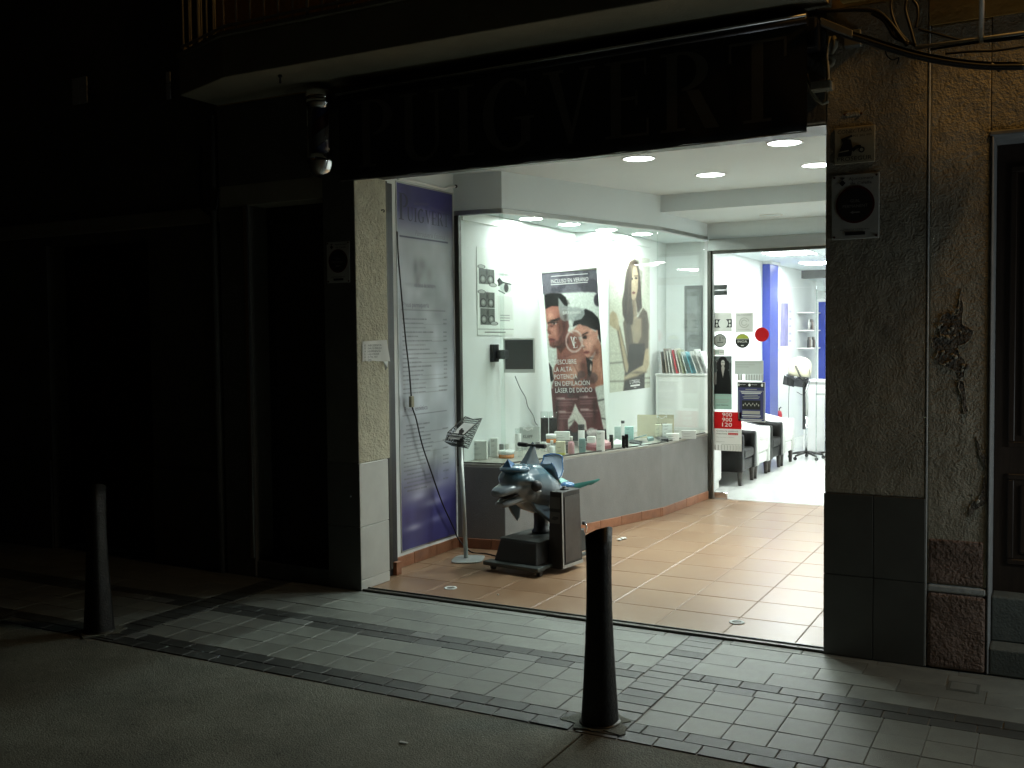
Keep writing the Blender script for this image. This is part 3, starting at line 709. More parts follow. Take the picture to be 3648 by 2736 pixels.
# ------------------------------------------------------------------ awning sign over the entrance
SY = -.21
aw = thing('awning_sign', 'long black awning valance over the entrance reading PUIGVERT in large capitals', 'sign', (-.55, SY, 2.8))
SX0, SX1, SZ0, SZ1 = -2.085, .957, 2.795, 3.335
vb = []; n = 40
for k in range(n+1):
    u = k/n; sag = -.010*math.sin(PI*u)
    vb.append((SX0+(SX1-SX0)*u, SZ0+.008*(u)+sag))
poly = vb+[(SX1, SZ1+.02), (SX0, SZ1-.02)]
NX, NZ = 160, 14; vv = []; ff = []
for lay in (0, 1):
    for i in range(NX+1):
        u = i/NX; x = SX0+(SX1-SX0)*u; zb = SZ0+.008*u-.010*math.sin(PI*u)+.0022*math.sin(u*41)+.0015*math.sin(u*97+1); ztp = SZ1-.02+.04*u
        for j in range(NZ+1):
            w = j/NZ; a_ = (1-w); y = SY-.003+.004*a_*math.sin(u*23+w*2)+.0025*a_*math.sin(u*61+w*5+1)+.012*lay; vv.append((x, y, zb+(ztp-zb)*w))
n1 = (NX+1)*(NZ+1)
for i in range(NX):
    for j in range(NZ):
        a_ = i*(NZ+1)+j; ff.append((a_, a_+NZ+1, a_+NZ+2, a_+1)); ff.append((n1+a_, n1+a_+1, n1+a_+NZ+2, n1+a_+NZ+1))
    a_ = i*(NZ+1); ff.append((a_, n1+a_, n1+a_+NZ+1, a_+NZ+1))
va = MB().add(vv, ff, 0, True).build('valance', m_signblk, aw)
MB().cyl((SX0-.01, SY+.02, SZ1+.0), (SX1+.0, SY+.02, SZ1+.045), .036, n=20).build('roller_tube', mat('dark_roller', (.05, .05, .055), .25, .8, var=.1), aw)
MB().cyl((SX0-.01, SY-.02, SZ1+.018), (SX1+.0, SY-.02, SZ1+.058), .009, n=10).build('front_bar', m_alu, aw)
MB().tube([(a, SY+.002, b-.004) for a, b in vb], .004, 6).build('hem', mat('hem', (.22, .22, .21), .35, .2), aw)
for x in (SX0+.06, -.55, SX1-.06): MB().box(x-.02, SY+.03, SZ1-.03, x+.02, FY-.001, SZ1+.03).build('bracket', m_black, aw, .004, 1)
MB().box(SX0, SY+.04, 3.24, SX1+.04, FY-.001, 3.40).build('housing', m_black, aw, .01, 2)
LH = .43; LG = .14; LW = sum(SERIF[c][0]+LG for c in 'PUIGVERT')*LH-LG*LH
L0 = np.array((-1.925, SY-.0105, 2.862))
serif_text('letter', 'PUIGVERT', L0, (1, 0, .004), (0, 0, 1), LH, m_signtxt, aw, off=.001, sx=2.78/LW, gap=LG, t=.001, oneobj=False)
# gap behind the awning end: pale bracket, cable and lamp holder on the wall
bk = thing('wall_bracket', 'pale awning bracket and looped white cable at the right end of the black awning', 'bracket', (1.0, -.1, 3.1))
MB().box(.955, -.12, 3.03, 1.06, FY-.0075, 3.075).build('arm', m_soff, bk, .004, 1)
Z6 = zm(2800, 0, .3834)
MB().tube([ony(*Z6(*q), -.075) for q in ((410, 340), (395, 420), (380, 520), (388, 600), (395, 720), (365, 780), (385, 850))], .008, 8).build('cable', m_soff, bk)
MB().tube([ony(*Z6(*q), -.09) for q in ((190, 690), (205, 760), (240, 860), (290, 930), (345, 965), (395, 940))], .009, 8).build('cable', m_soff, bk)
p = ony(*Z6(395, 572), -.06); MB().lathe([(.008, -.02), (.03, -.02), (.034, -.01), (.034, .008), (.012, .012), (.008, -.02)], p, 20, (0, -1, 0)).build('insulator', m_soff, bk)
p = ony(*Z6(450, 400), -.07); MB().tube([ony(*Z6(*q), -.07) for q in ((440, 340), (455, 390), (450, 440), (430, 500))], [.012, .018, .016, .006], 8).build('insulator', m_soff, bk)

# ------------------------------------------------------------------ barber pole
bx, by = -2.265, -.185
bpz = thing('barber_pole', 'unlit barber pole with chrome ends and spiral stripes at the left end of awning', 'barber pole', (bx, by, 2.83))
MB().lathe([(.001, 3.42), (.06, 3.42), (.088, 3.40), (.094, 3.375), (.094, 3.355), (.086, 3.345), (.092, 3.335), (.092, 3.315), (.078, 3.305), (.078, 3.29), (.001, 3.29)], (bx, by, 0), 40).build('top_cap', m_steel, bpz)
MB().lathe([(.001, 2.985), (.078, 2.985), (.078, 2.97), (.095, 2.96), (.098, 2.945), (.094, 2.93), (.088, 2.915), (.075, 2.87), (.045, 2.838), (.001, 2.828)], (bx, by, 0), 40).build('bottom_cap', m_steel, bpz)
MB().lathe([(.078, 2.986), (.078, 3.289)], (bx, by, 0), 40).build('glass_tube', glass_mat('pole_glass', (.96, .97, .97), 1.0), bpz)
def helix(a0, m, nm):
    mb = MB(); N = 60; H0, H1 = 2.99, 3.286; r = .058; w = 2*PI/3*.92; v = []; f = []
    for i in range(N+1):
        t = i/N; z = H0+(H1-H0)*t
        for j in range(5): a = a0+t*2*PI*1.1+w*j/4; v.append((bx+r*math.cos(a), by+r*math.sin(a), z))
    for i in range(N):
        for j in range(4): f.append((i*5+j, i*5+j+1, (i+1)*5+j+1, (i+1)*5+j))
    mb.add(v, f, 0, True).build(nm, m, bpz)
helix(0, mat('stripe_red', (.05, .008, .008), .4), 'stripe'); helix(2*PI/3, mat('stripe_white', (.12, .12, .115), .4), 'stripe'); helix(4*PI/3, mat('stripe_blue', (.012, .02, .08), .4), 'stripe')
MB().cyl((bx, by, 2.99), (bx, by, 3.286), .055, n=20).build('core', m_black, bpz)
MB().box(bx-.02, by+.06, 3.33, bx+.02, FY-.001, 3.37).build('arm', m_steel, bpz); MB().box(bx-.02, by+.06, 2.94, bx+.02, FY-.001, 2.97).build('arm', m_steel, bpz)
MB().cyl((bx-.105, by, 2.95), (bx-.105, by, 3.34), .006, n=8).build('side_rod', m_steel, bpz)

# ------------------------------------------------------------------ bollards
def bollard(x, y, label):
    t = thing('bollard', label, 'bollard', (x, y, 0), 'black bollards along the kerb')
    prof = [(.078, 0), (.0765, .03), (.069, .16), (.060, .34), (.0535, .52), (.0515, .66), (.0525, .78), (.056, .90)]
    v = []; f = []; n = 40
    for r, z in prof:
        for i in range(n):
            a = 2*PI*i/n; c, s = math.cos(a), math.sin(a)
            # rounded-square section
            k = 1.0/ (abs(c)**3.2+abs(s)**3.2)**(1/3.2)
            zz = z
            if z > .7: zz = z - (z-.7)/.2*(.055*(1-(c*.88+s*-.47))/2*1.25)
            v.append((r*k*c, r*k*s, zz))
    mb = MB(); fs = []
    for k in range(len(prof)-1):
        for i in range(n): j = (i+1) % n; fs.append((k*n+i, k*n+j, (k+1)*n+j, (k+1)*n+i))
    mb.add(v, fs, 0, True); mb.f.append([(len(prof)-1)*n+i for i in range(n)]); mb.m.append(0); mb.sm.append(False)
    mb.tf(Matrix.Translation((x, y, 0))); mb.build('post', m_blackm, t)
    MB().lathe([(.075, .0), (.094, .0), (.094, .009), (.078, .012)], (x, y, .0), 36).build('base_ring', m_alud, t)
    MB().plate((x, y, .0005), (1, 0, 0), (0, 1, 0), blob(0, 0, .145, .12, seed=int(abs(x)*10)), .004).build('mortar_collar', m_road, t)
bollard(.325, -1.50, 'near black bollard with slanted top standing before the lit entrance')
bollard(-2.945, -1.52, 'far black bollard with slanted top standing in the dark at left')

# ------------------------------------------------------------------ overhead cables, top right
cb = thing('cable_bundle', 'thick bundle of black cables sagging across the house wall at top right', 'cables', (1.5, -.2, 3.3))
def curve(pts, n=10):
    out = []; P = [np.array(p, float) for p in pts]; P = [2*P[0]-P[1]]+P+[2*P[-1]-P[-2]]
    for i in range(1, len(P)-2):
        for k in range(n):
            t = k/n; a, b, c, d = P[i-1:i+3]
            out.append(.5*((2*b)+(c-a)*t+(2*a-5*b+4*c-d)*t*t+(-a+3*b-3*c+d)*t**3))
    out.append(P[-2]); return out
base = [(330, 200), (520, 300), (740, 370), (960, 440), (1200, 510), (1500, 570), (1850, 610), (2230, 612)]
for k in range(6):
    dx, dy = random.uniform(-14, 14), random.uniform(-22, 22)
    MB().tube([tuple(p) for p in curve([ony(*Z6(x+dx, y+dy), -.13-.012*k) for x, y in base])], random.uniform(.008, .013), 8).build('cable', m_cable, cb)
for pts, r in (([(280, 100), (500, 95), (700, 90), (850, 110), (960, 200), (1060, 330), (1130, 420)], .011), ([(980, 0), (975, 60), (990, 150), (1040, 270), (1120, 370), (1210, 430)], .007),
               ([(1120, 0), (1110, 80), (1130, 170), (1160, 270), (1200, 420)], .008), ([(1180, 0), (1220, 60), (1225, 160), (1205, 260)], .007), ([(800, 120), (900, 180), (960, 260), (1010, 340), (1140, 400)], .010),
               ([(1230, 270), (1420, 320), (1640, 375), (1850, 385), (2230, 350)], .006), ([(1340, 460), (1600, 420), (1840, 385), (2230, 320)], .006), ([(1480, 500), (1700, 480), (1950, 470), (2230, 430)], .006),
               ([(920, 460), (940, 520), (990, 555), (1040, 540), (1050, 545), (1030, 600)], .003), ([(1900, 600), (1975, 640), (1990, 660)], .012)):
    MB().tube([tuple(p) for p in curve([ony(*Z6(*q), -.16) for q in pts])], r, 8).build('cable', m_cable, cb)
MB().plate(ony(*Z6(320, 210), -.20), ony(*Z6(620, 330), -.17)-ony(*Z6(320, 210), -.20), (0, 0, 1), [(0, -.02), (1, -.02), (1, .02), (0, .02)], .03).build('cable_clamp', mat('zinc_clamp', (.22, .22, .21), .45, .7, var=.2), cb, .004, 1)
p0 = ony(*Z6(640, 400), -.06); MB().box(p0[0]-.05, FY-.06, p0[2]-.02, p0[0]+.035, FY-.001, p0[2]+.06).build('junction_box', mat('grey_box', (.16, .16, .14), .6, var=.2), cb, .004, 1)
rp = thing('railing_post', 'dark iron railing post of the neighbour balcony at the top right corner', 'post', ony(*Z6(1815, 100), -.3))
a = ony(*Z6(1815, 400), -.16)
MB().cyl((a[0], -.16, a[2]), (a[0], -.16, a[2]+1.2), .012, n=10).build('post', m_iron, rp)
MB().tube([(a[0]-.3, -.16, a[2]+.02), (a[0]+1.5, -.16, a[2]+.02)], .010, 8).build('rail', m_iron, rp)
# old fixing on the stucco
fx = thing('old_fixing', 'rusty bracket holes and screws left above the alarm company sign', 'fixing', ony(*Z6(620, 1060), FY))
for q in ((545, 1065), (700, 1055)):
    p = ony(*Z6(*q), FY); MB().cyl((p[0], FY+.005, p[2]), (p[0], FY-.008, p[2]), .007, .005, 10).build('screw', mat('rust', (.13, .045, .02), .9, var=.4, vscale=60), fx)
p = ony(*Z6(620, 1060), FY); MB().box(p[0]-.036, FY-.003, p[2]-.010, p[0]+.036, FY+.004, p[2]+.012).build('plate_mark', m_stuccor, fx, .002, 1)

# ------------------------------------------------------------------ wall signs
def wallsign(x0, x1, z0, z1, y, label, name, m, cat='sign', t=.006):
    s = thing(name, label, cat, ((x0+x1)/2, y, z0)); MB().box(x0, y-t, z0, x1, y-.0005, z1).build('plate', m, s, .003, 1); return s
m_sgn = mat('cream_sign_enamel', (.58, .52, .36), .45, var=.12, vscale=9)
m_sgn2 = mat('pale_sign_enamel', (.60, .60, .55), .4, var=.1, vscale=9)
m_dkink = mat('dark_ink', (.03, .028, .025), .5)
m_redsg = mat('dark_red_ink', (.10, .012, .012), .45)
ux, uz = (1, 0, 0), (0, 0, 1)
s = wallsign(1.066, 1.272, 2.640, 2.832, FY, 'square cream alarm company sign reading CONECTADA and PROSEGUR on the right pillar', 'alarm_sign', m_sgn)
yf = FY-.0062
text('lettering', 'CONECTADA', (1.082, yf, 2.800), ux, uz, .020, m_dkink, s, .174); text('lettering', 'PROSEGUR', (1.082, yf, 2.655), ux, uz, .022, m_dkink, s, .174)
text('lettering', '902 202 999', (1.160, yf, 2.778), ux, uz, .011, m_dkink, s, .095)
pl = lambda P, m, o=.001, nm='emblem', par=s, y=yf: MB().plate((0, y-o, 0), ux, uz, P, .0008).build(nm, m, par)
pl([(1.085, 2.680), (1.152, 2.680), (1.160, 2.72), (1.15, 2.765), (1.100, 2.775), (1.11, 2.75), (1.10, 2.73), (1.088, 2.70)], m_dkink)
pl([(1.105, 2.775), (1.155, 2.790), (1.160, 2.780), (1.110, 2.765)], m_dkink, .0022)
pl([(1.150, 2.715), (1.18, 2.735), (1.20, 2.733), (1.205, 2.722), (1.18, 2.715), (1.165, 2.70)], m_dkink, .0024)
pl(_arc(1.205, 2.708, .016, .016, 0, 350, 16), m_dkink, .0028); pl(_arc(1.205, 2.708, .009, .009, 0, 350, 12), m_sgn, .0038)
pl([(1.09, 2.700), (1.14, 2.706), (1.14, 2.712), (1.092, 2.706)], m_sgn, .0034)
def permit_sign(x0, z0, w, h, label, arrow=True):
    s = wallsign(x0, x0+w, z0, z0+h, FY, label, 'permit_sign', m_sgn2)
    P = lambda pts, m, o: MB().plate((0, yf-o, 0), ux, uz, pts, .0008).build('emblem', m, s)
    cx, cz = x0+w/2, z0+h*.53
    P(_arc(cx, cz, w*.405, w*.405, 0, 355, 40), m_redsg, .001); P(_arc(cx, cz, w*.36, w*.36, 0, 355, 40), m_dkink, .002)
    m_g = mat('grey_ink', (.30, .29, .26), .5)
    text('lettering', 'Ajuntament', (x0+w*.36, yf, z0+h*.905), ux, uz, h*.045, m_dkink, s, w*.52); text('lettering', 'de Calella', (x0+w*.40, yf, z0+h*.835), ux, uz, h*.045, m_dkink, s, w*.44)
    P([(x0+w*.17, z0+h*.95), (x0+w*.29, z0+h*.95), (x0+w*.23, z0+h*.92)], m_dkink, .001); P([(x0+w*.16, z0+h*.87), (x0+w*.23, z0+h*.915), (x0+w*.30, z0+h*.87), (x0+w*.23, z0+h*.82)], m_dkink, .001)
    text('lettering', 'GUAL', (cx, yf-.0015, cz+h*.035), ux, uz, h*.045, m_g, s, w*.20, align='CENTER'); text('lettering', 'PERMANENT', (cx, yf-.0015, cz-h*.045), ux, uz, h*.045, m_g, s, w*.52, align='CENTER')
    P([(cx-w*.11, cz-h*.12), (cx-w*.04, cz-h*.095), (cx-w*.04, cz-h*.11), (cx+w*.10, cz-h*.11), (cx+w*.10, cz-h*.13), (cx-w*.04, cz-h*.13), (cx-w*.04, cz-h*.145)], m_g, .003)
    text('lettering', 'LLICENCIA MUNICIPAL', (cx, yf, z0+h*.135), ux, uz, h*.022, m_dkink, s, w*.62, align='CENTER')
    P([(cx-w*.21, z0+h*.06), (cx+w*.21, z0+h*.06), (cx+w*.21, z0+h*.11), (cx-w*.21, z0+h*.11)], m_dkink, .001)
    for a, b in ((.06, .04), (.94, .04), (.06, .96), (.94, .96)): MB().cyl((x0+w*a, FY-.004, z0+h*b), (x0+w*a, FY-.010, z0+h*b), .006, n=10).build('screw', MATS['rust'], s)
permit_sign(1.052, 2.243, .243, .342, 'pale enamel no-parking permit sign with dark red disc on the right pillar')
permit_sign(-2.345, 2.13, .20, .285, 'dim no-parking permit sign with dark disc on the left pillar')

# taped paper notice on the left reveal
nt = thing('paper_notice', 'torn handwritten paper notice taped to the cream left pillar', 'notice', (-2.098, .15, 1.6))
Zn = zm(1250, 1200, .27125)
c = [onx(*Zn(*q), -2.094) for q in ((152, 60), (470, 40), (152, 318), (487, 318))]
mb = MB(); N = 9
rows = []
for i, tt in enumerate(np.linspace(0, 1, N)):
    r = []
    for j, uu in enumerate(np.linspace(0, 1, N)):
        p = (1-tt)*((1-uu)*c[0]+uu*c[1])+tt*((1-uu)*c[2]+uu*c[3]); curl = .018*max(0, uu-.7)/.3*tt+.003*math.sin(uu*9)
        r.append((p[0]+curl, p[1], p[2]+(random.uniform(-.006, .004) if i == N-1 else 0)))
    rows.append(r)
for i in range(N-1):
    for j in range(N-1): mb.add([rows[i][j], rows[i][j+1], rows[i+1][j+1], rows[i+1][j]], [(0, 1, 2, 3)], 0, True)
sh = mb.build('sheet', m_paper, nt)
q0 = onx(*Zn(425, 318), -2.09); q1 = onx(*Zn(487, 318), -2.085); q2 = onx(*Zn(455, 440), -2.07); q3 = onx(*Zn(480, 400), -2.06)
MB().add([q0, q1, q3, q2], [(0, 1, 2, 3)], 0).build('loose_corner', m_paper, nt)
UY = np.array((0, 1, 0.0)); 
for k, (ln, w) in enumerate((('ES NECESSITA', .20), ('PERSONAL DE PERRUQUERIA', .23), ('AMB EXPERIENCIA', .19), ('RAO AQUI MATEIX', .17), ('INFO TEL 937', .15), ('GRACIES', .08))):
    o = c[0]*(1-k/6.6)+c[2]*k/6.6; text('lettering', ln, (-2.0935, o[1]+.02, o[2]-.035), UY, (0, 0, 1), .013, m_ink, nt, w, off=.002)
hk = tag(MB().tube([tuple(onx(*zm(1200, 550, .4822)(*q), -2.085)) for q in ((330, 412), (345, 408), (352, 418), (345, 426))], .004, 6).build('wall_hook', m_blackm), 'small rusty hook in the cream left pillar', 'hook')

# ------------------------------------------------------------------ street lamp and stand-in lantern just beyond the frame whose light the photo shows
def wall_lamp(x, y, z, label, col, power, r=.10, gx=0):
    t = thing('street_lamp', label, 'street lamp', (x, y, z))
    MB().tube([(x, FY, z-.25), (x, FY-.15, z+.10), (x, (y+FY)/2, z+.24), (x, y, z+.20)], .018, 10).build('arm', m_blackm, t)
    MB().lathe([(.001, .22), (.05, .20), (.14, .13), (.16, .10), (.15, .10)], (x, y, z), 24).build('hood', m_blackm, t)
    MB().lathe([(.13, .098), (.12, 0), (.09, -.08), (.001, -.11)], (x, y, z), 24).build('globe', glass_mat('lamp_globe', (.95, .95, .93), .4), t)
    l = bpy.data.lights.new('lamp_bulb', 'POINT'); l.energy = power; l.color = col; l.shadow_soft_size = r
    lo = bpy.data.objects.new('bulb', l); COL.objects.link(lo); lo.location = (x, y, z); lo.parent = t; lo.matrix_parent_inverse = parent_world(t).inverted()
wall_lamp(3.4, -.36, 1.2, 'cool white stand-in lantern for an unseen light source beyond the right edge', (.84, .96, 1.0), 36.0, .22)  # lantern shape made up for the unseen source of the cool side light
wall_lamp(2.5, -.34, 4.2, 'warm sodium street lamp high on the house beyond the top right corner', (1.0, .54, .15), 40, .08)
# ------------------------------------------------------------------ posters and prints
Z4 = zm(1200, 550, .4822); Z5 = zm(1850, 700, .42194)
# --- tall price list on the left wall
XW = -2.252
PT = [onx(857.2*D, 393.4*D, XW), onx(976.9*D, 420.6*D, XW), onx(866*D, 1192*D, XW), onx(983*D, 1152*D, XW)]
y0, y1, z0, z1 = .685, 1.470, .128, 2.912
pp = thing('price_list_poster', 'tall glossy violet and grey hairdresser price list poster headed PUIGVERT on left wall', 'poster', (XW, 1.08, z0))
MB().box(-2.257, y0-.012, z0-.012, XW, y1+.012, z1+.012).build('backing_board', m_alu, pp, .001, 1)
cv = Canvas(((0, 0), (1, 0), (0, 3.55), (1, 3.55)), 130, 440, (190, 196, 195))
V = cv.Y/3.55
vio = np.array((52, 48, 104))/255.
wt = np.clip(1-(V-.06)/.12, 0, 1)**1.3*.95; wt = np.maximum(wt, np.clip((V-.74)/.16, 0, 1)*.92); wt = np.maximum(wt, .10+.10*np.abs(cv.X-.5))
cv.c = cv.c*(1-wt[..., None])+vio*wt[..., None]
for cx, cy_, rx, ry, col, a in ((.42, .22, .10, .035, (150, 148, 190), .75), (.72, .25, .12, .035, (150, 148, 190), .7), (.42, .22, .035, .03, (60, 58, 95), .9), (.70, .25, .035, .03, (60, 58, 95), .9), (.56, .30, .05, .12, (170, 168, 205), .5),
                             (.30, 3.05, .22, .06, (185, 185, 205), .7), (.55, 3.15, .25, .05, (175, 175, 200), .6), (.2, 3.35, .18, .04, (190, 190, 210), .7), (.62, 3.33, .2, .04, (140, 140, 180), .6), (.45, 2.98, .35, .05, (200, 200, 205), .5)):
    cv.glow(cx, cy_, rx, ry, col, a)
cv.line(.3, .17, .54, .15, .012, (80, 76, 110), .7); cv.line(.6, .18, .84, .20, .012, (80, 76, 110), .7)
cv.line(.04, .505, .90, .505, .008, (40, 38, 70), .9)
for cx, cy_, rx, ry, g in ((.30, .80, .05, .10, 90), (.42, .76, .09, .08, 120), (.38, .86, .07, .06, 150), (.55, .84, .07, .10, 145), (.33, .92, .06, .08, 110)): cv.glow(cx, cy_, rx, ry, (g, g, g), .7)
r2 = np.random.RandomState(3)
def dash(x0, x1, y, g=95, a=.75, w=.006):
    x = x0
    while x < x1:
        l = r2.uniform(.012, .05); cv.line(x, y, min(x+l, x1), y, w, (g, g, g), a*r2.uniform(.6, 1)); x += l+r2.uniform(.006, .018)
yy = 1.30; k = 0
while yy < 2.06:
    if k in (2, 6, 15): dash(.06, .46, yy, 130, .7); yy += .045
    else:
        w = r2.uniform(.2, .6); dash(.06, .06+w, yy); cv.line(.06+w, yy+.006, .84, yy+.006, .0022, (120, 120, 120), .5)
        dash(.80 if k < 16 else .70, .86, yy, 100)
        yy += .042
    k += 1
cv.line(.04, 1.21, .84, 1.21, .004, (110, 110, 110), .8); cv.line(.04, 2.24, .84, 2.24, .004, (110, 110, 110), .8)
yy = 2.34
while yy < 3.0:
    ind = r2.rand() < .6; w = r2.uniform(.25, .5); dash(.10 if ind else .05, .1+w, yy)
    if not ind: cv.line(.1+w, yy+.006, .84, yy+.006, .0022, (120, 120, 120), .5); dash(.76, .86, yy)
    yy += .040
cv.noise(.05, 12); cv.noise(.12, 26); cv.noise(.08, 55)
cv.build('print', [(XW+.0006, y0, z1), (XW+.0006, y1, z1), (XW+.0006, y0, z0), (XW+.0006, y1, z0)], m_print, pp)
m_viol = mat('dark_violet_ink', (.022, .02, .06), .3)
Y_ = (0, 1, 0); Z_ = (0, 0, 1)
serif_text('lettering', 'P', (XW+.001, .705, 2.64), Y_, Z_, .20, m_viol, pp, sx=1.0, t=.0004, off=.0006)
serif_text('lettering', 'UIGVERT', (XW+.001, .815, 2.64), Y_, Z_, .105, m_viol, pp, sx=1.02, gap=.14, t=.0004, off=.0006)
text('lettering', 'Perruqueria Estètica', (XW+.0008, .92, 2.535), Y_, Z_, .042, mat('grey_script_ink', (.20, .19, .24), .4), pp, .43, shear=.35)
text('lettering', 'els teus de sempre', (XW+.0008, .90, 2.14), Y_, Z_, .04, MATS['grey_script_ink'], pp, .30)
text('lettering', 'Preus perruqueria', (XW+.0008, .74, 1.985), Y_, Z_, .038, MATS['grey_script_ink'], pp, .36)
text('lettering', 'Preus estètica', (XW+.0008, .74, 1.185), Y_, Z_, .038, MATS['grey_script_ink'], pp, .32)
# conduit above the poster
cd = thing('wall_conduit', 'thin white conduit clipped along the wall above the price list poster', 'conduit', onx(*Z4(650, 235), -2.24))
MB().tube([tuple(p) for p in curve([onx(*Z4(*q), -2.24) for q in ((450, 178), (600, 205), (740, 240), (800, 250), (830, 238), (880, 238))])], .010, 8).build('conduit', m_plastw, cd)
p = onx(*Z4(885, 238), -2.235); MB().cyl((p[0], p[1]-.02, p[2]), (p[0], p[1]+.03, p[2]), .014, n=12).build('end_plug', m_black, cd)

# --- eye poster in the vitrine
XE = -2.2545
ey0, ey1, ez0, ez1 = 1.862, 2.52, 1.765, 2.52
ep = thing('eyelash_poster', 'white poster with grey close-up photos and a pencil-drawn eye in the display window', 'poster', (XE, 2.2, ez0))
MB().box(-2.2568, ey0, ez0, XE, ey1, ez1).build('sheet', m_paper, ep)
cv = Canvas(((1035, 690), (1310, 690), (1035, 1340), (1310, 1340)), 110, 190, (232, 236, 232))
for (a, b, c_, d_) in ((1050, 845, 1162, 960), (1052, 1020, 1162, 1135), (1057, 1140, 1162, 1262)):
    cv.poly([(a, b), (c_, b), (c_, d_), (a, d_)], (128, 132, 128)); mx_ = (a+c_)/2; my = (b+d_)/2
    for sgn in (-1, 1): cv.glow(mx_+sgn*28, my+18, 16, 24, (205, 208, 204), .9); cv.ring(mx_+sgn*28, my+22, 22, 30, .16, (60, 62, 60), .7)
    cv.glow(mx_, my-28, 9, 30, (70, 72, 70), .9)
for cx, cy_ in ((1068, 832), (1152, 962), (1068, 1018), (1158, 1252)): cv.ell(cx, cy_, 26, 14, (190, 194, 190)); cv.ring(cx, cy_, 26, 14, .12, (120, 122, 120))
cv.glow(1245, 875, 60, 14, (140, 142, 140), .8); cv.ell(1250, 975, 46, 40, (205, 208, 205)); cv.ell(1252, 975, 18, 34, (70, 72, 70)); cv.ell(1252, 975, 8, 16, (25, 25, 25))
cv.line(1195, 960, 1225, 935, 6, (50, 52, 50)); cv.line(1225, 935, 1290, 945, 5, (60, 62, 60)); cv.line(1195, 1000, 1240, 1020, 4, (110, 112, 110))
for i in range(8): cv.line(1196+i*4, 955-i*3, 1186+i*2, 925-i*5+i*2, 2.5, (40, 40, 40))
cv.poly([(1185, 1040), (1300, 1040), (1300, 1220), (1190, 1220)], (214, 216, 212), .5)
for yv in (1188, 1208, 1228): cv.line(1205, yv, 1275, yv, 3, (140, 142, 140), .7)
cv.line(1040, 1295, 1305, 1295, 2.5, (140, 144, 140)); cv.line(1090, 1318, 1240, 1318, 4, (110, 112, 110), .8)
cv.c = cv.c**1.5
cv.build('print', [(XE+.0006, ey0, ez1), (XE+.0006, ey1, ez1), (XE+.0006, ey0, ez0), (XE+.0006, ey1, ez0)], m_printm, ep)

# --- hair model poster on the return wall
XL = -1.8975
lp = thing('hair_model_poster', 'large pale poster of a long-haired woman in a dark dress with L\'OREAL lettering', 'poster', (XL, 4.4, 1.15))
ly0, ly1, lz0, lz1 = 3.905, 5.06, 1.17, 2.60
MB().box(-1.8998, ly0, lz0, XL, ly1, lz1).build('sheet', m_paper, lp)
cv = Canvas(((772, 480), (1105, 560), (778, 1655), (1105, 1630)), 150, 330, (214, 216, 203))
cv.poly([(772, 480), (1105, 560), (1105, 700), (772, 900)], (222, 223, 214), .6)
cv.line(775, 1408, 880, 1405, 4, (110, 110, 102)); cv.line(775, 1330, 880, 1330, 2, (170, 170, 160)); cv.line(778, 1560, 890, 1565, 4, (120, 120, 110)); cv.line(1050, 1550, 1105, 1550, 4, (120, 120, 110)); cv.line(1050, 1590, 1105, 1590, 3, (120, 120, 110))
sk = (190, 176, 150); hr = (82, 70, 60)
cv.poly([(880, 1080), (915, 985), (960, 1045), (1000, 1040), (1045, 965), (1080, 1000), (1095, 1100), (1090, 1300), (1060, 1310), (1055, 1560), (1048, 1650), (880, 1650), (892, 1500), (912, 1350), (900, 1250)], (112, 100, 88))
cv.poly([(930, 1260), (1060, 1260), (1055, 1650), (885, 1650), (905, 1480)], (66, 60, 56)); cv.poly([(940, 1080), (970, 1040), (1030, 1050), (1030, 1200), (1000, 1260), (960, 1250)], (160, 148, 128))
for i in range(40): cv.ell(r2.uniform(935, 1050), r2.uniform(1280, 1500), 4, 5, (150, 142, 128), .6)
cv.poly([(975, 550), (935, 570), (908, 640), (892, 800), (872, 900), (878, 1010), (905, 1085), (955, 1100), (968, 1000), (950, 900), (985, 890), (1000, 1000), (1036, 960), (1030, 860), (1024, 760), (1012, 650), (998, 575)], hr)
cv.poly([(962, 605), (990, 605), (1006, 690), (1003, 800), (985, 880), (958, 902), (945, 870), (945, 760)], (198, 182, 158)); cv.poly([(955, 885), (985, 885), (992, 1040), (965, 1050)], (178, 162, 138))
cv.ell(985, 712, 14, 8, (60, 50, 44)); cv.ell(952, 715, 8, 8, (60, 50, 44)); cv.line(970, 690, 1000, 692, 4, (80, 66, 56)); cv.ell(965, 832, 14, 11, (130, 84, 76)); cv.line(962, 730, 958, 790, 3, (160, 140, 120)); cv.glow(950, 800, 8, 70, (120, 100, 84), .5)
cv.line(940, 580, 915, 1000, 5, (120, 104, 90), .7); cv.line(925, 650, 900, 1040, 4, (54, 46, 42), .7); cv.line(1015, 700, 1022, 940, 4, (54, 46, 42), .7)
cv.poly([(778, 1000), (800, 972), (830, 1000), (852, 1110), (880, 1250), (925, 1440), (915, 1500), (895, 1480), (866, 1290), (838, 1140), (800, 1110), (776, 1090)], sk); cv.line(838, 1140, 895, 1480, 4, (120, 106, 90)); cv.line(852, 1110, 925, 1440, 3, (130, 116, 100))
cv.poly([(1062, 1310), (1092, 1300), (1096, 1440), (1070, 1500), (990, 1535), (895, 1560), (885, 1530), (960, 1480), (1040, 1440)], sk); cv.line(890, 1560, 1070, 1500, 4, (120, 106, 90)); cv.line(1062, 1310, 1040, 1440, 3, (120, 106, 90))
cv.blur(1, 3)
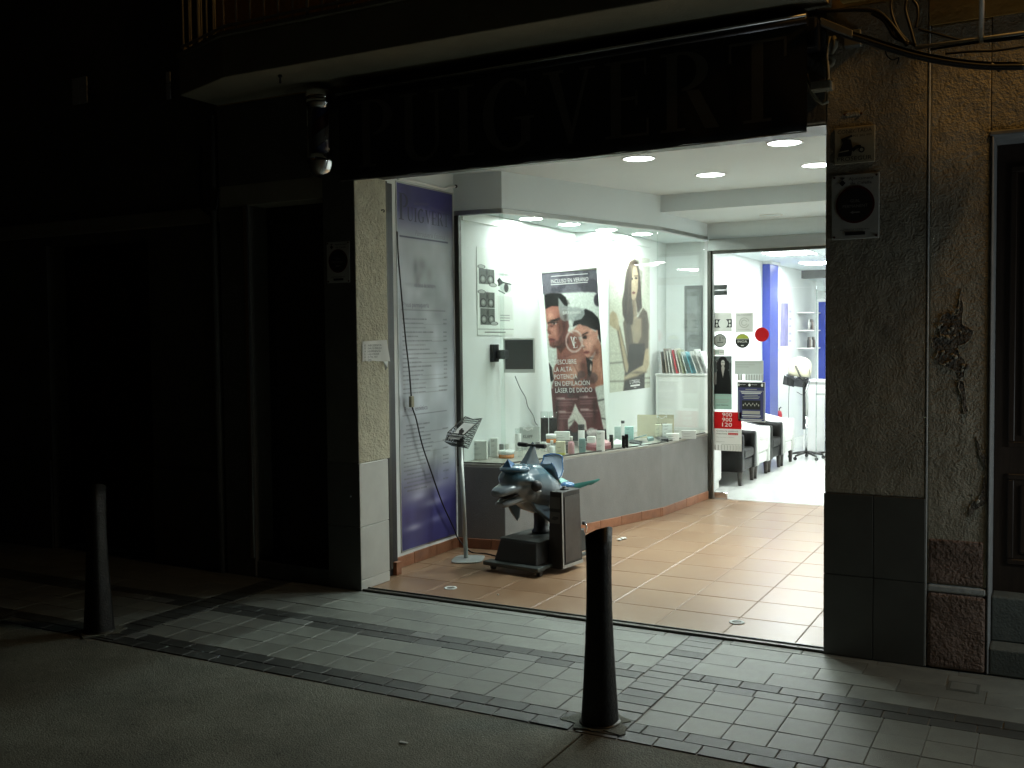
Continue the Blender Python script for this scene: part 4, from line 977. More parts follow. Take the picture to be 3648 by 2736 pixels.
for a in ((1010, 760, 10, 110, (92, 78, 66), .5), (952, 640, 10, 50, (232, 222, 200), .5), (960, 940, 14, 60, (120, 104, 88), .6), (1060, 1120, 22, 120, (84, 76, 68), .5), (920, 1150, 20, 120, (84, 76, 68), .5), (990, 1150, 24, 60, (186, 174, 152), .4), (900, 820, 12, 160, (50, 42, 38), .6), (1000, 1500, 60, 14, (60, 52, 46), .5), (835, 1060, 16, 50, (214, 200, 176), .5), (1000, 580, 14, 24, (56, 48, 42), .5)): cv.glow(*a)
for i in range(30): x = 885+i*4.6; cv.line(x+20, 600+abs(15-i)*4, x, 1040-abs(18-i)*3, 1.6, (54, 46, 42) if i % 2 else (122, 106, 92), .30 if 940 < x+12 < 1000 else .45)
cv.poly([(962, 625), (990, 620), (1004, 690), (1001, 800), (983, 872), (958, 892), (948, 860), (948, 760)], (200, 184, 160), .75); cv.ell(986, 712, 12, 7, (50, 42, 38)); cv.ell(955, 715, 7, 7, (50, 42, 38)); cv.ell(966, 832, 13, 10, (122, 78, 70)); cv.line(970, 692, 1000, 694, 3, (74, 60, 52)); cv.blur(1, 1)
cv.noise(.06, 2); cv.c = cv.c**1.3
cv.build('print', [(XL+.0006, ly0, lz1), (XL+.0006, ly1, lz1), (XL+.0006, ly0, lz0), (XL+.0006, ly1, lz0)], m_printm, lp)
text('lettering', "L'OREAL", (XL+.001, 4.45, 1.235), Y_, Z_, .042, m_inkw, lp, .30)
MB().box(XL+.0008, 4.47, 1.205, XL+.0016, 4.74, 1.222).build('band', m_inkw, lp)
text('lettering', 'PARIS', (XL+.001, 4.57, 1.185), Y_, Z_, .012, m_inkw, lp, .07)

# --- roll-up banner
rb = thing('rollup_banner', 'roll-up banner of a man and woman reading INCLUSO EN VERANO in the display window', 'banner', (-1.9, 3.2, .705))
btl, btr, bbl, bbr = np.array((-2.236, 3.05, 2.352)), np.array((-1.682, 3.10, 2.372)), np.array((-2.160, 3.17, .725)), np.array((-1.640, 3.22, .735))
cv = Canvas(((80, 88), (598, 50), (228, 1610), (692, 1590)), 190, 420, (214, 220, 214))
cv.poly([(60, 60), (640, 20), (620, 236), (430, 252), (300, 262), (90, 276)], (122, 120, 130))
for cx, cy_, r in ((282, 120, 36), (282, 190, 32), (360, 125, 32), (415, 105, 28), (500, 95, 34), (450, 180, 34), (490, 215, 40), (550, 195, 60), (200, 235, 26), (252, 230, 28), (330, 170, 18)): cv.ell(cx, cy_, r, r, (88, 86, 96), .75)
cv.poly([(470, 236), (560, 230), (606, 240), (606, 265), (560, 245), (510, 250)], (88, 86, 96)); cv.ell(606, 320, 34, 55, (78, 76, 86))
skin = (186, 128, 112)
cv.poly([(230, 750), (330, 600), (420, 640), (505, 815), (560, 870), (585, 990), (605, 1080), (580, 1110), (225, 1170), (190, 1100), (208, 1050), (200, 950), (240, 860)], (172, 116, 102))
cv.glow(400, 960, 70, 120, (222, 178, 156), .85); cv.glow(290, 900, 40, 120, (150, 92, 82), .6); cv.glow(500, 980, 40, 110, (120, 70, 64), .7); cv.glow(330, 740, 40, 90, (150, 94, 84), .6)
cv.poly([(112, 278), (180, 264), (270, 268), (312, 300), (330, 355), (326, 405), (250, 392), (180, 378), (124, 408)], (30, 28, 30)); cv.line(130, 330, 230, 300, 5, (70, 66, 70)); cv.line(150, 365, 250, 335, 5, (64, 60, 64))
cv.poly([(124, 405), (180, 376), (250, 378), (290, 420), (330, 500), (330, 600), (285, 690), (245, 735), (205, 752), (165, 735), (150, 655), (160, 628), (145, 602), (152, 560), (134, 520)], skin)
cv.poly([(245, 380), (328, 400), (345, 560), (300, 690), (235, 760), (250, 690), (285, 600), (275, 500)], (128, 80, 74), .85); cv.glow(175, 470, 40, 60, (224, 172, 152), .7); cv.glow(185, 590, 30, 40, (214, 158, 140), .6)
cv.poly([(170, 700), (240, 690), (262, 640), (280, 680), (240, 740), (200, 752), (165, 735)], (120, 78, 72), .6)
cv.line(150, 530, 172, 522, 6, (40, 30, 30)); cv.line(172, 520, 250, 490, 7, (40, 28, 28)); cv.ell(205, 533, 24, 9, (235, 230, 225)); cv.ell(205, 533, 9, 9, (40, 34, 34)); cv.line(178, 530, 238, 522, 4, (40, 30, 30))
cv.ell(186, 676, 28, 8, (150, 82, 80)); cv.ell(188, 690, 24, 8, (168, 96, 92)); cv.line(158, 682, 218, 680, 3, (90, 48, 48)); cv.line(150, 560, 146, 602, 4, (150, 98, 88)); cv.line(148, 620, 175, 628, 4, (110, 66, 60))
cv.poly([(230, 750), (300, 690), (330, 640), (345, 700), (270, 800)], (100, 60, 56), .8)
cv.poly([(378, 560), (400, 480), (450, 420), (500, 400), (560, 428), (612, 480), (632, 565), (642, 700), (625, 680), (605, 590), (545, 570), (500, 545), (440, 532)], (26, 24, 28))
cv.poly([(370, 600), (432, 535), (500, 545), (560, 585), (608, 610), (606, 690), (592, 760), (545, 825), (515, 838), (482, 795), (476, 760), (492, 735), (452, 705), (458, 650), (400, 645)], (206, 154, 136))
cv.glow(540, 700, 40, 70, (230, 184, 164), .7); cv.glow(580, 750, 25, 60, (150, 96, 84), .7); cv.line(470, 630, 520, 605, 5, (50, 36, 36)); cv.ell(488, 655, 22, 9, (40, 30, 32)); cv.ell(506, 785, 26, 13, (170, 96, 92)); cv.line(484, 788, 530, 778, 3, (100, 52, 52)); cv.line(470, 680, 462, 730, 5, (170, 114, 100)); cv.ell(600, 612, 10, 32, (216, 164, 148))
cv.poly([(595, 700), (612, 660), (648, 740), (664, 1066), (596, 1088), (556, 970), (548, 900), (556, 850), (590, 790)], (190, 138, 118)); cv.glow(620, 900, 25, 100, (218, 168, 146), .6)
cv.poly([(500, 828), (562, 866), (556, 940), (536, 1010), (520, 980), (512, 900)], (40, 30, 32)); cv.ell(545, 920, 8, 36, (220, 200, 190))
for i in range(26):    # hair strands
    x = 130+i*8; cv.line(x, 300+abs(13-i)*2, x+18, 372-abs(13-i), 2.2, (62, 58, 60) if i % 2 else (18, 17, 18), .7)
for i in range(22):
    t = i/21; cv.line(400+t*190, 500-70*math.sin(PI*t*.9), 470+t*150, 545+t*30, 2.2, (58, 52, 56) if i % 2 else (14, 13, 16), .6)
cv.glow(300, 560, 22, 70, (96, 58, 54), .7); cv.glow(215, 610, 16, 50, (222, 170, 150), .5); cv.glow(250, 700, 40, 22, (112, 74, 68), .6); cv.line(152, 606, 172, 612, 5, (120, 74, 66), .8); cv.glow(192, 545, 34, 10, (120, 74, 68), .6)
cv.glow(470, 590, 40, 14, (226, 178, 158), .6); cv.line(500, 640, 470, 658, 4, (30, 24, 26)); cv.glow(560, 800, 26, 30, (140, 88, 78), .7); cv.glow(468, 745, 12, 14, (170, 112, 98), .7); cv.line(476, 742, 492, 738, 4, (110, 64, 58)); cv.glow(520, 735, 26, 30, (224, 172, 152), .6); cv.glow(640, 850, 14, 120, (150, 100, 86), .6)
cv.line(300, 830, 420, 790, 4, (130, 80, 72), .6); cv.line(380, 880, 470, 1040, 5, (140, 90, 80), .5); cv.glow(450, 860, 30, 40, (208, 158, 140), .5)
cv.poly([(185, 1120), (580, 1105), (612, 1210), (645, 1400), (690, 1600), (228, 1612), (200, 1300)], (118, 68, 72)); cv.glow(310, 1280, 50, 160, (160, 108, 108), .6); cv.glow(530, 1330, 50, 130, (146, 94, 94), .5); cv.glow(280, 1460, 30, 90, (190, 140, 134), .5)
cv.poly([(405, 1245), (440, 1318), (502, 1400), (515, 1485), (470, 1484), (402, 1400), (345, 1490), (338, 1400), (375, 1340)], (216, 213, 205)); cv.line(345, 1430, 400, 1395, 3, (110, 108, 104)); cv.line(350, 1470, 395, 1430, 3, (120, 118, 112))
cv.poly([(585, 1092), (664, 1068), (690, 1470), (652, 1400), (612, 1250)], (206, 210, 204)); cv.line(605, 1215, 665, 1200, 4, (60, 62, 60)); cv.line(645, 1370, 690, 1380, 4, (60, 62, 60))
cv.poly([(140, 860), (185, 930), (205, 1040), (180, 1060), (150, 960)], (30, 28, 30))
cv.poly([(225, 1540), (690, 1466), (700, 1640), (228, 1640)], (80, 80, 84))
for cx, cy_, r in ((460, 985, 36), (420, 1030, 30), (560, 1010, 50), (500, 1060, 36), (345, 1120, 40), (240, 1090, 46), (360, 1170, 30), (300, 1130, 36)): cv.ell(cx, cy_, r, r, (96, 84, 88), .55)
cv.poly([(240, 295), (300, 370), (375, 388), (420, 385), (482, 402), (492, 445), (460, 492), (392, 512), (378, 548), (368, 498), (300, 515), (262, 492), (247, 400)], (176, 182, 180), .92)
cv.ring(392, 688, 74, 94, .10, (214, 196, 190), .85); cv.ell(392, 688, 62, 80, (130, 90, 84), .35); cv.ell(345, 1525, 38, 36, (66, 62, 64)); cv.ell(556, 1505, 44, 46, (190, 190, 188)); cv.poly([(508, 1490), (605, 1470), (606, 1500), (510, 1520)], (225, 225, 222)); cv.ell(448, 1520, 30, 30, (60, 60, 64))
for (a, b, w) in ((235, 1218, 190), (445, 1196, 150), (245, 1340, 150), (455, 1310, 155)):
    cv.line(a, b, a+w, b-10, 3, (220, 200, 196))
    for q in (30, 52): cv.line(a+4, b+q, a+w*.75, b+q-8, 4, (206, 176, 172), .6)
    cv.line(a, b-12, a+70, b-15, 6, (226, 206, 202), .8)
cv.blur(1, 3)
for a in ((160, 470, 30, 60, (232, 184, 164), .45), (262, 560, 34, 120, (70, 42, 40), .55), (310, 470, 24, 60, (60, 38, 38), .5), (230, 742, 60, 16, (70, 44, 42), .6), (180, 560, 24, 12, (96, 58, 54), .6), (205, 506, 44, 9, (38, 26, 26), .7), (176, 640, 16, 14, (216, 162, 144), .6),
          (540, 600, 30, 24, (236, 190, 170), .5), (575, 690, 26, 60, (226, 176, 156), .4), (600, 780, 20, 40, (104, 64, 58), .6), (540, 835, 40, 12, (70, 42, 40), .6), (486, 640, 30, 10, (60, 38, 38), .6), (500, 700, 14, 26, (232, 184, 164), .5),
          (250, 900, 22, 140, (120, 74, 66), .5), (330, 1000, 60, 60, (226, 180, 158), .35), (470, 900, 34, 60, (92, 56, 52), .5), (560, 1040, 30, 40, (96, 58, 54), .5), (640, 960, 12, 80, (228, 180, 158), .5), (240, 1330, 20, 160, (62, 34, 38), .6), (580, 1300, 24, 140, (66, 36, 40), .55), (440, 1180, 60, 30, (70, 40, 44), .5)): cv.glow(*a)
cv.noise(.07, 2); cv.c = cv.c*.78+.22*cv.c.mean(axis=2, keepdims=True); cv.c = np.clip((cv.c-.5)*1.15+.5, 0, 1)**1.3; pr_ = cv.build('print', [btl, btr, bbl, bbr], m_printm, rb)
n_ = np.cross(btr-btl, bbl-btl); n_ /= np.linalg.norm(n_)
if n_[1] > 0: n_ = -n_
MB().add([btl-n_*.003, btr-n_*.003, bbr-n_*.003, bbl-n_*.003], [(0, 1, 2, 3)]).build('backing', m_paper, rb)
MB().cyl(btl+np.array((0, 0, .008)), btr+np.array((0, 0, .008)), .012, n=12).build('top_bar', m_plastw, rb)
MB().box(-2.19, 3.13, .706, -1.61, 3.29, .745).build('cassette', m_alu, rb, .01, 2)
MB().cyl((-1.9, 3.24, .74), (-1.95, 3.11, 2.36), .009, n=10).build('support_pole', m_alu, rb)
bu = (btr-btl); bU = bu/np.linalg.norm(bu); bv = btl-bbl; bV = bv/np.linalg.norm(bv); bV = bV-bU*(bU @ bV); bV /= np.linalg.norm(bV)
def bpt(x, y):   # a spot on the banner from its drawing units
    v = (y-88+38*(x-80)/518)/1530; l = 80+148*v; r = 598+94*v; u = (x-l)/(r-l); return (1-v)*((1-u)*btl+u*btr)+v*((1-u)*bbl+u*bbr)
def btext(s_, x, y, w, h, m=None): text('lettering', s_, bpt(x, y), bU, bV, h*.00107, m or m_inkw, rb, w*.00107, off=.002)
btext('INCLUSO EN VERANO', 175, 178, 350, 36)
btext('BREsthetic', 288, 450, 172, 28)
for s_, x, y, w in (('DESCUBRE', 208, 900, 215), ('LA ALTA', 208, 966, 172), ('POTENCIA', 214, 1032, 218), ('EN DEPILACIÓN', 220, 1094, 330), ('LÁSER DE DIODO', 224, 1156, 350)): btext(s_, x, y, w, 42)
serif_text('lettering', 'V', bpt(360, 730), bU, bV, .09, m_inkw, rb, sx=.8, t=.0004, off=.002); serif_text('lettering', 'E', bpt(385, 745), bU, bV, .10, m_inkw, rb, sx=.7, t=.0004, off=.003)
for (a, b) in ((125, 190), ): 
    for yv in (118, 192): MB().plate(bpt(172, yv), bU, bV, [(0, 0), (.37, .0), (.37, .006), (0, .006)], .0005).build('rule', m_inkw, rb)
btext('100%', 318, 1540, 56, 20)

# --- wall monitor
mo = thing('wall_monitor', 'small white-framed flat monitor switched off on a black wall arm in the display window', 'monitor', (-2.15, 2.2, 1.6))
mc = [ony(*Z4(*q), 2.2) for q in ((1236, 1346), (1470, 1354), (1232, 1614), (1454, 1616))]
mU = (mc[1]-mc[0]); mw = np.linalg.norm(mU); mU /= mw
ang = R_(-14); mU = np.array((math.cos(ang)*.999, math.sin(ang)*-1*.6, 0)); mU = np.array((.97, .24, 0)); mU /= np.linalg.norm(mU); mV = np.array((0, 0, 1.0)); mN = np.cross(mU, mV)
O = mc[2]; mw = .285; mh = .305
MB().plate(O-mN*.04, mU, mV, [(0, 0), (mw, 0), (mw, mh), (0, mh)], .04).build('case', m_plastw, mo, .004, 2)
MB().plate(O+mN*.0002, mU, mV, [(.016, .032), (mw-.016, .032), (mw-.016, mh-.016), (.016, mh-.016)], .001).build('screen', mat('dark_screen', (.012, .018, .016), .12), mo)
ba = onx(*Z4(1165, 1470), -2.25)
MB().box(-2.2545, ba[1]-.075, ba[2]-.075, -2.22, ba[1]+.03, ba[2]+.08).build('wall_plate', m_black, mo, .004, 1)
MB().box(-2.22, ba[1]-.03, ba[2]-.05, -2.13, ba[1]+.045, ba[2]+.03).build('arm', m_black, mo, .012, 2)
Zq = zm(1690, 1380, .19293)
cpts = [ony(1835, 1340, 2.2), ony(1850, 1376, 2.3)]+[onx(*Zq(*q), -2.235) for q in ((870, 60), (945, 190), (985, 350), (1085, 520), (1120, 640), (1165, 700))]
MB().tube([tuple(p) for p in curve(cpts, 6)], .004, 6).build('cable', m_cable, mo)

# ------------------------------------------------------------------ goods on the ledge
LZ = .7052
Zu = zm(2080, 1420, .20796)
def dims(F, xl, xr, yt, yb, Y=None, dz=0.0):
    """stand point, width and height of something on the ledge from its outline"""
    p = onz(*F((xl+xr)/2, yb), LZ+dz) if Y is None else ony(*F((xl+xr)/2, yb), Y)
    d = math.hypot(p[0]-CAM[0], p[1]-CAM[1]); s = d/FPX*1.02
    a = F(xl, yt); b = F(xr, yb)
    w = (b[0]-a[0])*s; h = hat(p, *F((xl+xr)/2, yt))-(LZ+dz if Y is None else p[2])
    return p, w, h
VD = np.array((-.44, .90))     # away from the street, so goods sit with their near face at the measured spot
def carton(name, F, xl, xr, yt, yb, m, label, cat='box', rot=-.30, depth=.06, Y=None, txt=None, band=None, group='products in the display window', ink=None, tw=.7, tz=.75, dz=0.0, lid=None):
    p, w, h = dims(F, xl, xr, yt, yb, Y, dz); z = (LZ+dz) if Y is None else max(LZ, p[2])
    if Y is not None: h = h+p[2]-z
    t = thing(name, label, cat, (p[0], p[1], z), group)
    ca, sa = math.cos(rot), math.sin(rot); U = np.array((ca, -sa, 0)) ; U = np.array((math.cos(-rot), math.sin(-rot)*1.0, 0)); N = np.array((-U[1], U[0], 0))
    w2 = w*.86
    O = np.array((p[0], p[1], z+.0003))-U*w2/2
    fr = lambda x, y, q: tuple(O+U*x+N*y+np.array((0, 0, q)))
    def bx_(x0, x1, y0, y1, z0, z1): return MB().add([fr(x0, y0, z0), fr(x1, y0, z0), fr(x1, y1, z0), fr(x0, y1, z0), fr(x0, y0, z1), fr(x1, y0, z1), fr(x1, y1, z1), fr(x0, y1, z1)], [(0, 3, 2, 1), (4, 5, 6, 7), (0, 1, 5, 4), (1, 2, 6, 5), (2, 3, 7, 6), (3, 0, 4, 7)])
    bx_(0, w2, 0, depth, 0, h).build('carton', m, t, .0015, 1)
    if band: bx_(-.0006, w2+.0006, -.0006, depth, h*band[0], h*band[1]).build('band', band[2], t)
    if lid: bx_(-.001, w2+.001, -.001, depth+.001, h*.86, h+.0012).build('lid', lid, t, .001, 1)
    if txt: text('lettering', txt, O+U*w2*.15+np.array((0, 0, h*tz)), U, (0, 0, 1), h*.07 if tw else .01, ink or m_ink, t, w2*tw*.6, off=.0012)
    if h > .06:      # small print
        for q, l in ((.62, .45), (.56, .38), (.30, .55), (.24, .4)):
            if abs(q-tz) > .12: bx_(w2*.15, w2*(.15+l), -.0009, .0, h*q, h*q+.0022).build('small_print', grey, t)
    return t
def bottle(name, F, xl, xr, yt, yb, label, body, cap, prof='bottle', capf=.25, Y=None, group='products in the display window', cat='bottle', band=None):
    p, w, h = dims(F, xl, xr, yt, yb, Y); z = LZ if Y is None else max(LZ, p[2])
    if Y is not None: h = h+p[2]-z
    r = w/2; c = (p[0]+VD[0]*r, p[1]+VD[1]*r, z+.0004)
    t = thing(name, label, cat, c, group); hb = h*(1-capf)
    if prof == 'bottle': pf = [(.001, 0), (r*.94, 0), (r, .004), (r, hb*.80), (r*.9, hb*.90), (r*.45, hb), (.001, hb)]
    elif prof == 'jar': pf = [(.001, 0), (r*.96, 0), (r, .003), (r, hb), (.001, hb)]
    else: pf = [(.001, 0), (r*.94, 0), (r, .004), (r, hb-.002), (r*.97, hb), (.001, hb)]
    MB().lathe(pf, c, 24).build('body', body, t)
    rc = r*(.48 if prof == 'bottle' else 1.03 if prof == 'jar' else .99)
    MB().lathe([(.001, hb+.0005), (rc, hb+.0005), (rc, h-.002), (rc*.95, h), (.001, h)], c, 24).build('cap', cap, t)
    if band: MB().lathe([(r*1.01, hb*band[0]), (r*1.01, hb*band[1])], c, 24).build('label', band[2], t)
    return t
m_blk2 = mat('matt_black', (.006, .006, .006), .6, spec=.15)
wbox = mat('white_carton', (.74, .75, .71), .5, var=.03, vscale=12); cbox = mat('cream_carton', (.66, .62, .46), .55, var=.05)
orange = mat('orange_gel', (.62, .22, .05), .25, var=.1); yel = mat('yellow_band', (.62, .60, .12), .45); pink = mat('pink_plastic', (.52, .25, .28), .35); teal = mat('teal_carton', (.16, .27, .26), .5, var=.06)
mint = mat('mint_carton', (.30, .52, .48), .5, var=.04); maroon = mat('maroon_tray', (.26, .055, .07), .4); grey = mat('grey_label', (.25, .25, .25), .5); clear = glass_mat('acrylic', (.92, .95, .94), 1.4, .05)
palegr = mat('paper_bag_grey', (.50, .52, .50), .7, var=.05); paleyel = mat('paper_bag_cream', (.58, .53, .38), .7, var=.06); pinkp = mat('pink_paper', (.62, .33, .36), .5)
Zk = zm(1250, 1200, .27125)
g1 = carton('gift_box', Zk, 1535, 1805, 1370, 1612, wbox, 'flat white gift box with printed lines and ribbon at the left end of the ledge', txt='KLAPP', tz=.8, tw=.45, depth=.05)
carton('carton', Zq, 285, 440, 940, 1285, wbox, 'tall white carton just right of the ribboned gift box', txt='KLAPP', tz=.82)
carton('carton', Zq, 455, 540, 1050, 1180, grey, 'small grey carton half hidden behind the nearest orange jar', Y=2.20, depth=.03)
carton('carton', Zq, 552, 640, 1045, 1180, wbox, 'small white carton at the glass corner behind the nearest orange jar', Y=2.22, depth=.03)
bottle('cream_jar', Zq, 440, 725, 1180, 1318, 'wide white-lidded jar with orange gel at the glass corner', orange, m_plastw, 'jar', .48, cat='jar')
# paper bags with rope handles
def bag(F, xl, xr, yt, yb, Y, m, label, lettering, ink=m_ink):
    p, w, h = dims(F, xl, xr, yt, yb, Y); h += p[2]-LZ; U = np.array((.96, .28, 0)); N = np.array((-U[1], U[0], 0)); O = np.array((p[0], p[1], LZ+.0004))-U*w/2
    t = thing('paper_bag', label, 'bag', (p[0], p[1], LZ), 'paper bags in the display window')
    a = [O, O+U*w, O+U*w+N*.07, O+N*.07]; b = [q+np.array((0, 0, h)) for q in (O, O+U*w, O+U*w+N*.06, O+N*.06)]
    mid = [O-U*.004+N*.035+np.array((0, 0, h*.5)), O+U*(w+.004)+N*.035+np.array((0, 0, h*.5))]
    MB().add(a+b, [(0, 1, 5, 4), (1, 2, 6, 5), (2, 3, 7, 6), (3, 0, 4, 7), (3, 2, 1, 0)]).build('body', m, t, fix=False)
    for y in (-.003, .063):
        c0 = O+U*w*.55+N*y+np.array((0, 0, h*.97)); c1 = O+U*w*.80+N*y+np.array((0, 0, h*.97))
        MB().tube([tuple(q) for q in curve([c0-np.array((0, 0, .02)), c0, (c0+c1)/2+np.array((0, 0, .02 if y > 0 else -.025)), c1, c1-np.array((0, 0, .02))])], .004, 6).build('handle', m_plastw, t)
    text('lettering', lettering, O+U*w*.53+np.array((0, 0, h*.52)), U, (0, 0, 1), h*.14, ink, t, w*.28, off=.003)
bag(Zq, 580, 1195, 735, 1110, 2.62, palegr, 'grey KLAPP paper bag with rope handles behind the white pump bottle', 'KLAPP')
bottle('pump_bottle', Zq, 750, 862, 765, 1180, 'slim white pump bottle in front of the grey paper bag', m_plastw, clear, 'tube', .22, Y=2.35)
for k, (a, b) in enumerate(((800, 895), (905, 965))): bottle('tumbler', Zq, a, b, 1120, 1290 if k == 0 else 1270, ('clear acrylic beaker behind the handlebar, left one' if k == 0 else 'clear acrylic beaker behind the handlebar, right one'), clear, clear, 'jar', .05, cat='beaker')
for k, (a, b) in enumerate(((1225, 1368), (1380, 1525))): bottle('spray_bottle', Zq, a, b, 455, 1020, ('left of two tall black bottles with clear caps beside the banner foot' if k == 0 else 'right of two tall black bottles with clear caps beside the banner foot'), m_blk2, clear, 'tube', .2, Y=2.86, group='tall black bottles')
bottle('cream_jar', Zq, 1325, 1510, 872, 1030, 'white-lidded orange jar raised behind the small white bottle', orange, m_plastw, 'jar', .52, Y=2.55, cat='jar')
carton('carton', Zq, 1455, 1770, 822, 975, wbox, 'low wide white carton in front of the banner foot', Y=2.78, txt='KLAPP', tz=.5)
for k, (a, b, c_, d_) in enumerate(((1120, 1215, 1005, 1140), (1225, 1325, 1010, 1180), (1690, 1735, 1060, 1220))): carton('carton', Zq, a, b, c_, d_, (grey, wbox, m_black)[k], ('small grey carton right behind the black handlebar', 'small white carton right behind the black handlebar', 'small black carton between the yellow box and pink bottle')[k], Y=(2.45, 2.42, 2.52)[k], depth=.03)
bottle('lotion_bottle', Zq, 1375, 1490, 985, 1268, 'small white lotion bottle left of the yellow-edged box', m_plastw, m_plastw, 'bottle', .32)
carton('carton', Zq, 1495, 1680, 1000, 1252, cbox, 'cream carton with a yellow bottom edge', band=(0.0, .17, yel), depth=.05, txt='klapp', tz=.55)
bottle('lotion_bottle', Zq, 1728, 1850, 912, 1235, 'pink lotion bottle with white pump cap', pink, m_plastw, 'bottle', .26)
carton('carton', Zq, 1925, 2050, 950, 1212, teal, 'upright teal grey carton right of the pink bottle', depth=.05, txt='KLAPP', tz=.35)
bottle('spray_can', Zq, 1918, 2040, 690, 1090, 'white spray can with black cap and leaf drawing before the banner', m_plastw, m_black, 'tube', .26, Y=2.95)
# pink tray with white box, cartons, tubes (right half)
tr = thing('tray', 'maroon and pink cardboard tray near the tall white carton', 'tray', onz(*Zu(240, 890), LZ), 'products in the display window')
q_ = [onz(*Zu(*q), LZ+.0004) for q in ((40, 880), (200, 905), (470, 860), (360, 800), (60, 800))]
MB().prism([(p[0], p[1]) for p in q_], LZ+.0004, LZ+.035).build('base', maroon, tr, .002, 1)
MB().prism([((p[0]-q_[0][0])*.92+q_[0][0]+.01, (p[1]-q_[0][1])*.92+q_[0][1]+.015) for p in q_], LZ+.0355, LZ+.062).build('top', pinkp, tr, .002, 1)
carton('carton', Zu, 40, 205, 655, 760, wbox, 'low white carton lying on the pink tray', Y=2.83, txt='KLAPP', tz=.5)
carton('carton', Zu, 205, 360, 556, 905, wbox, 'tall white carton standing nearest the glass before the pink tray', txt='KLAPP', tz=.83, tw=.8, depth=.04)
for k, (a, b, c_, d_) in enumerate(((440, 505, 625, 860), (652, 712, 635, 856), (706, 765, 615, 848))): bottle('mascara_tube', Zu, a, b, c_, d_, ('single slim black tube right of the pink tray', 'left of the paired slim black tubes', 'right of the paired slim black tubes')[k], m_blk2, m_blk2, 'tube', .3, group='slim black tubes', cat='tube')
bottle('spray_can', Zu, 640, 702, 380, 745, 'tall slim white bottle with black cap before the mint carton', m_plastw, m_black, 'tube', .13, Y=3.55)
carton('carton', Zu, 515, 640, 485, 722, mat('pale_mint', (.40, .50, .48), .5), 'pale grey green carton left half behind the slim white bottle', Y=3.72, depth=.05)
carton('carton', Zu, 690, 858, 482, 725, mint, 'bright mint carton right of the slim white bottle', Y=3.68, txt='KLAPP', tz=.8, depth=.05)
bag(Zu, 925, 1530, 285, 660, 4.10, paleyel, 'cream KLAPP paper bag with white rope handles at the salon end', 'KLAPP')
carton('carton', Zu, 1215, 1330, 445, 660, cbox, 'cream upright carton before the cream paper bag', Y=4.0, depth=.05); carton('carton', Zu, 1335, 1520, 440, 650, wbox, 'white upright carton before the cream paper bag', Y=4.02, txt='KLAPP', tz=.8, depth=.05)
def flat(name, F, pts, h, m, label, cat, dz=0.0, tilt=0.0):
    P = [onz(*F(*q), LZ+dz) for q in pts]; o = MB().prism([(p[0], p[1]) for p in P], LZ+.0005+dz, LZ+dz+h)
    if tilt:
        x0 = min(v[0] for v in o.v); x1 = max(v[0] for v in o.v); o.v = [(v[0], v[1], v[2]+tilt*(v[0]-x0)/(x1-x0)) for v in o.v]
    return one(name, o, m, label, cat, 'flat items on the ledge', .002)
flat('palette', Zu, ((770, 712), (1000, 765), (980, 800), (780, 770)), .018, m_black, 'flat black make-up palette lying near the paired tubes', 'palette')
flat('palette', Zu, ((860, 690), (960, 740), (1080, 720), (1000, 670)), .012, teal, 'tilted teal palette with clear lid', 'palette', 0.02, .05)
flat('palette', Zu, ((1080, 700), (1100, 735), (1200, 720), (1170, 690)), .03, teal, 'small dark teal palette before the cream bag', 'palette')
flat('tray', Zu, ((1190, 660), (1320, 740), (1450, 745), (1440, 690), (1330, 655)), .03, m_black, 'dark low tray by the bend of the glass', 'tray', .0, .0)
flat('leaflet', Zu, ((800, 800), (960, 830), (1210, 775), (1150, 760)), .003, mat('pale_leaflet', (.55, .62, .58), .4), 'pale leaflet lying along the glass near the bend', 'leaflet')
flat('tissue', Zu, ((510, 790), (520, 840), (640, 835), (650, 770), (560, 740)), .03, m_paper, 'crumpled white tissue between the black tubes', 'tissue')
carton('carton', Zu, 1395, 1640, 602, 720, wbox, 'low white carton with round picture behind the far pane', depth=.07)
carton('carton', Zu, 1655, 1935, 550, 690, mat('grey_white_box', (.5, .52, .5), .5), 'wide grey carton at the far end of the ledge', depth=.08)
# ------------------------------------------------------------------ leaflet stand
Zl = zm(1550, 1450, .42194)
ls = thing('leaflet_stand', 'leaflet stand with wire mesh basket on a thin pole and flat steel base', 'leaflet stand', (-1.93, 1.12, 0))
bp_ = np.array((-1.93, 1.12))
out = []
for i in range(40):
    a = 2*PI*i/40; c, s = math.cos(a), math.sin(a); k = 1/(abs(c)**4+abs(s)**4)**.25
    out.append((bp_[0]+.15*k*(c*.9-s*.43)*.78+.0, bp_[1]+.15*k*(c*.43+s*.9)*.95))
m_sb = mat('grey_painted_steel', (.40, .43, .41), .45, .5, var=.1, vscale=10)
MB().prism(out, .0045, .016).build('base_plate', m_sb, ls, .004, 2)
MB().cyl((-1.955, 1.13, .016), (-2.015, 1.165, .885), .0175, n=16).build('pole', m_sb, ls)
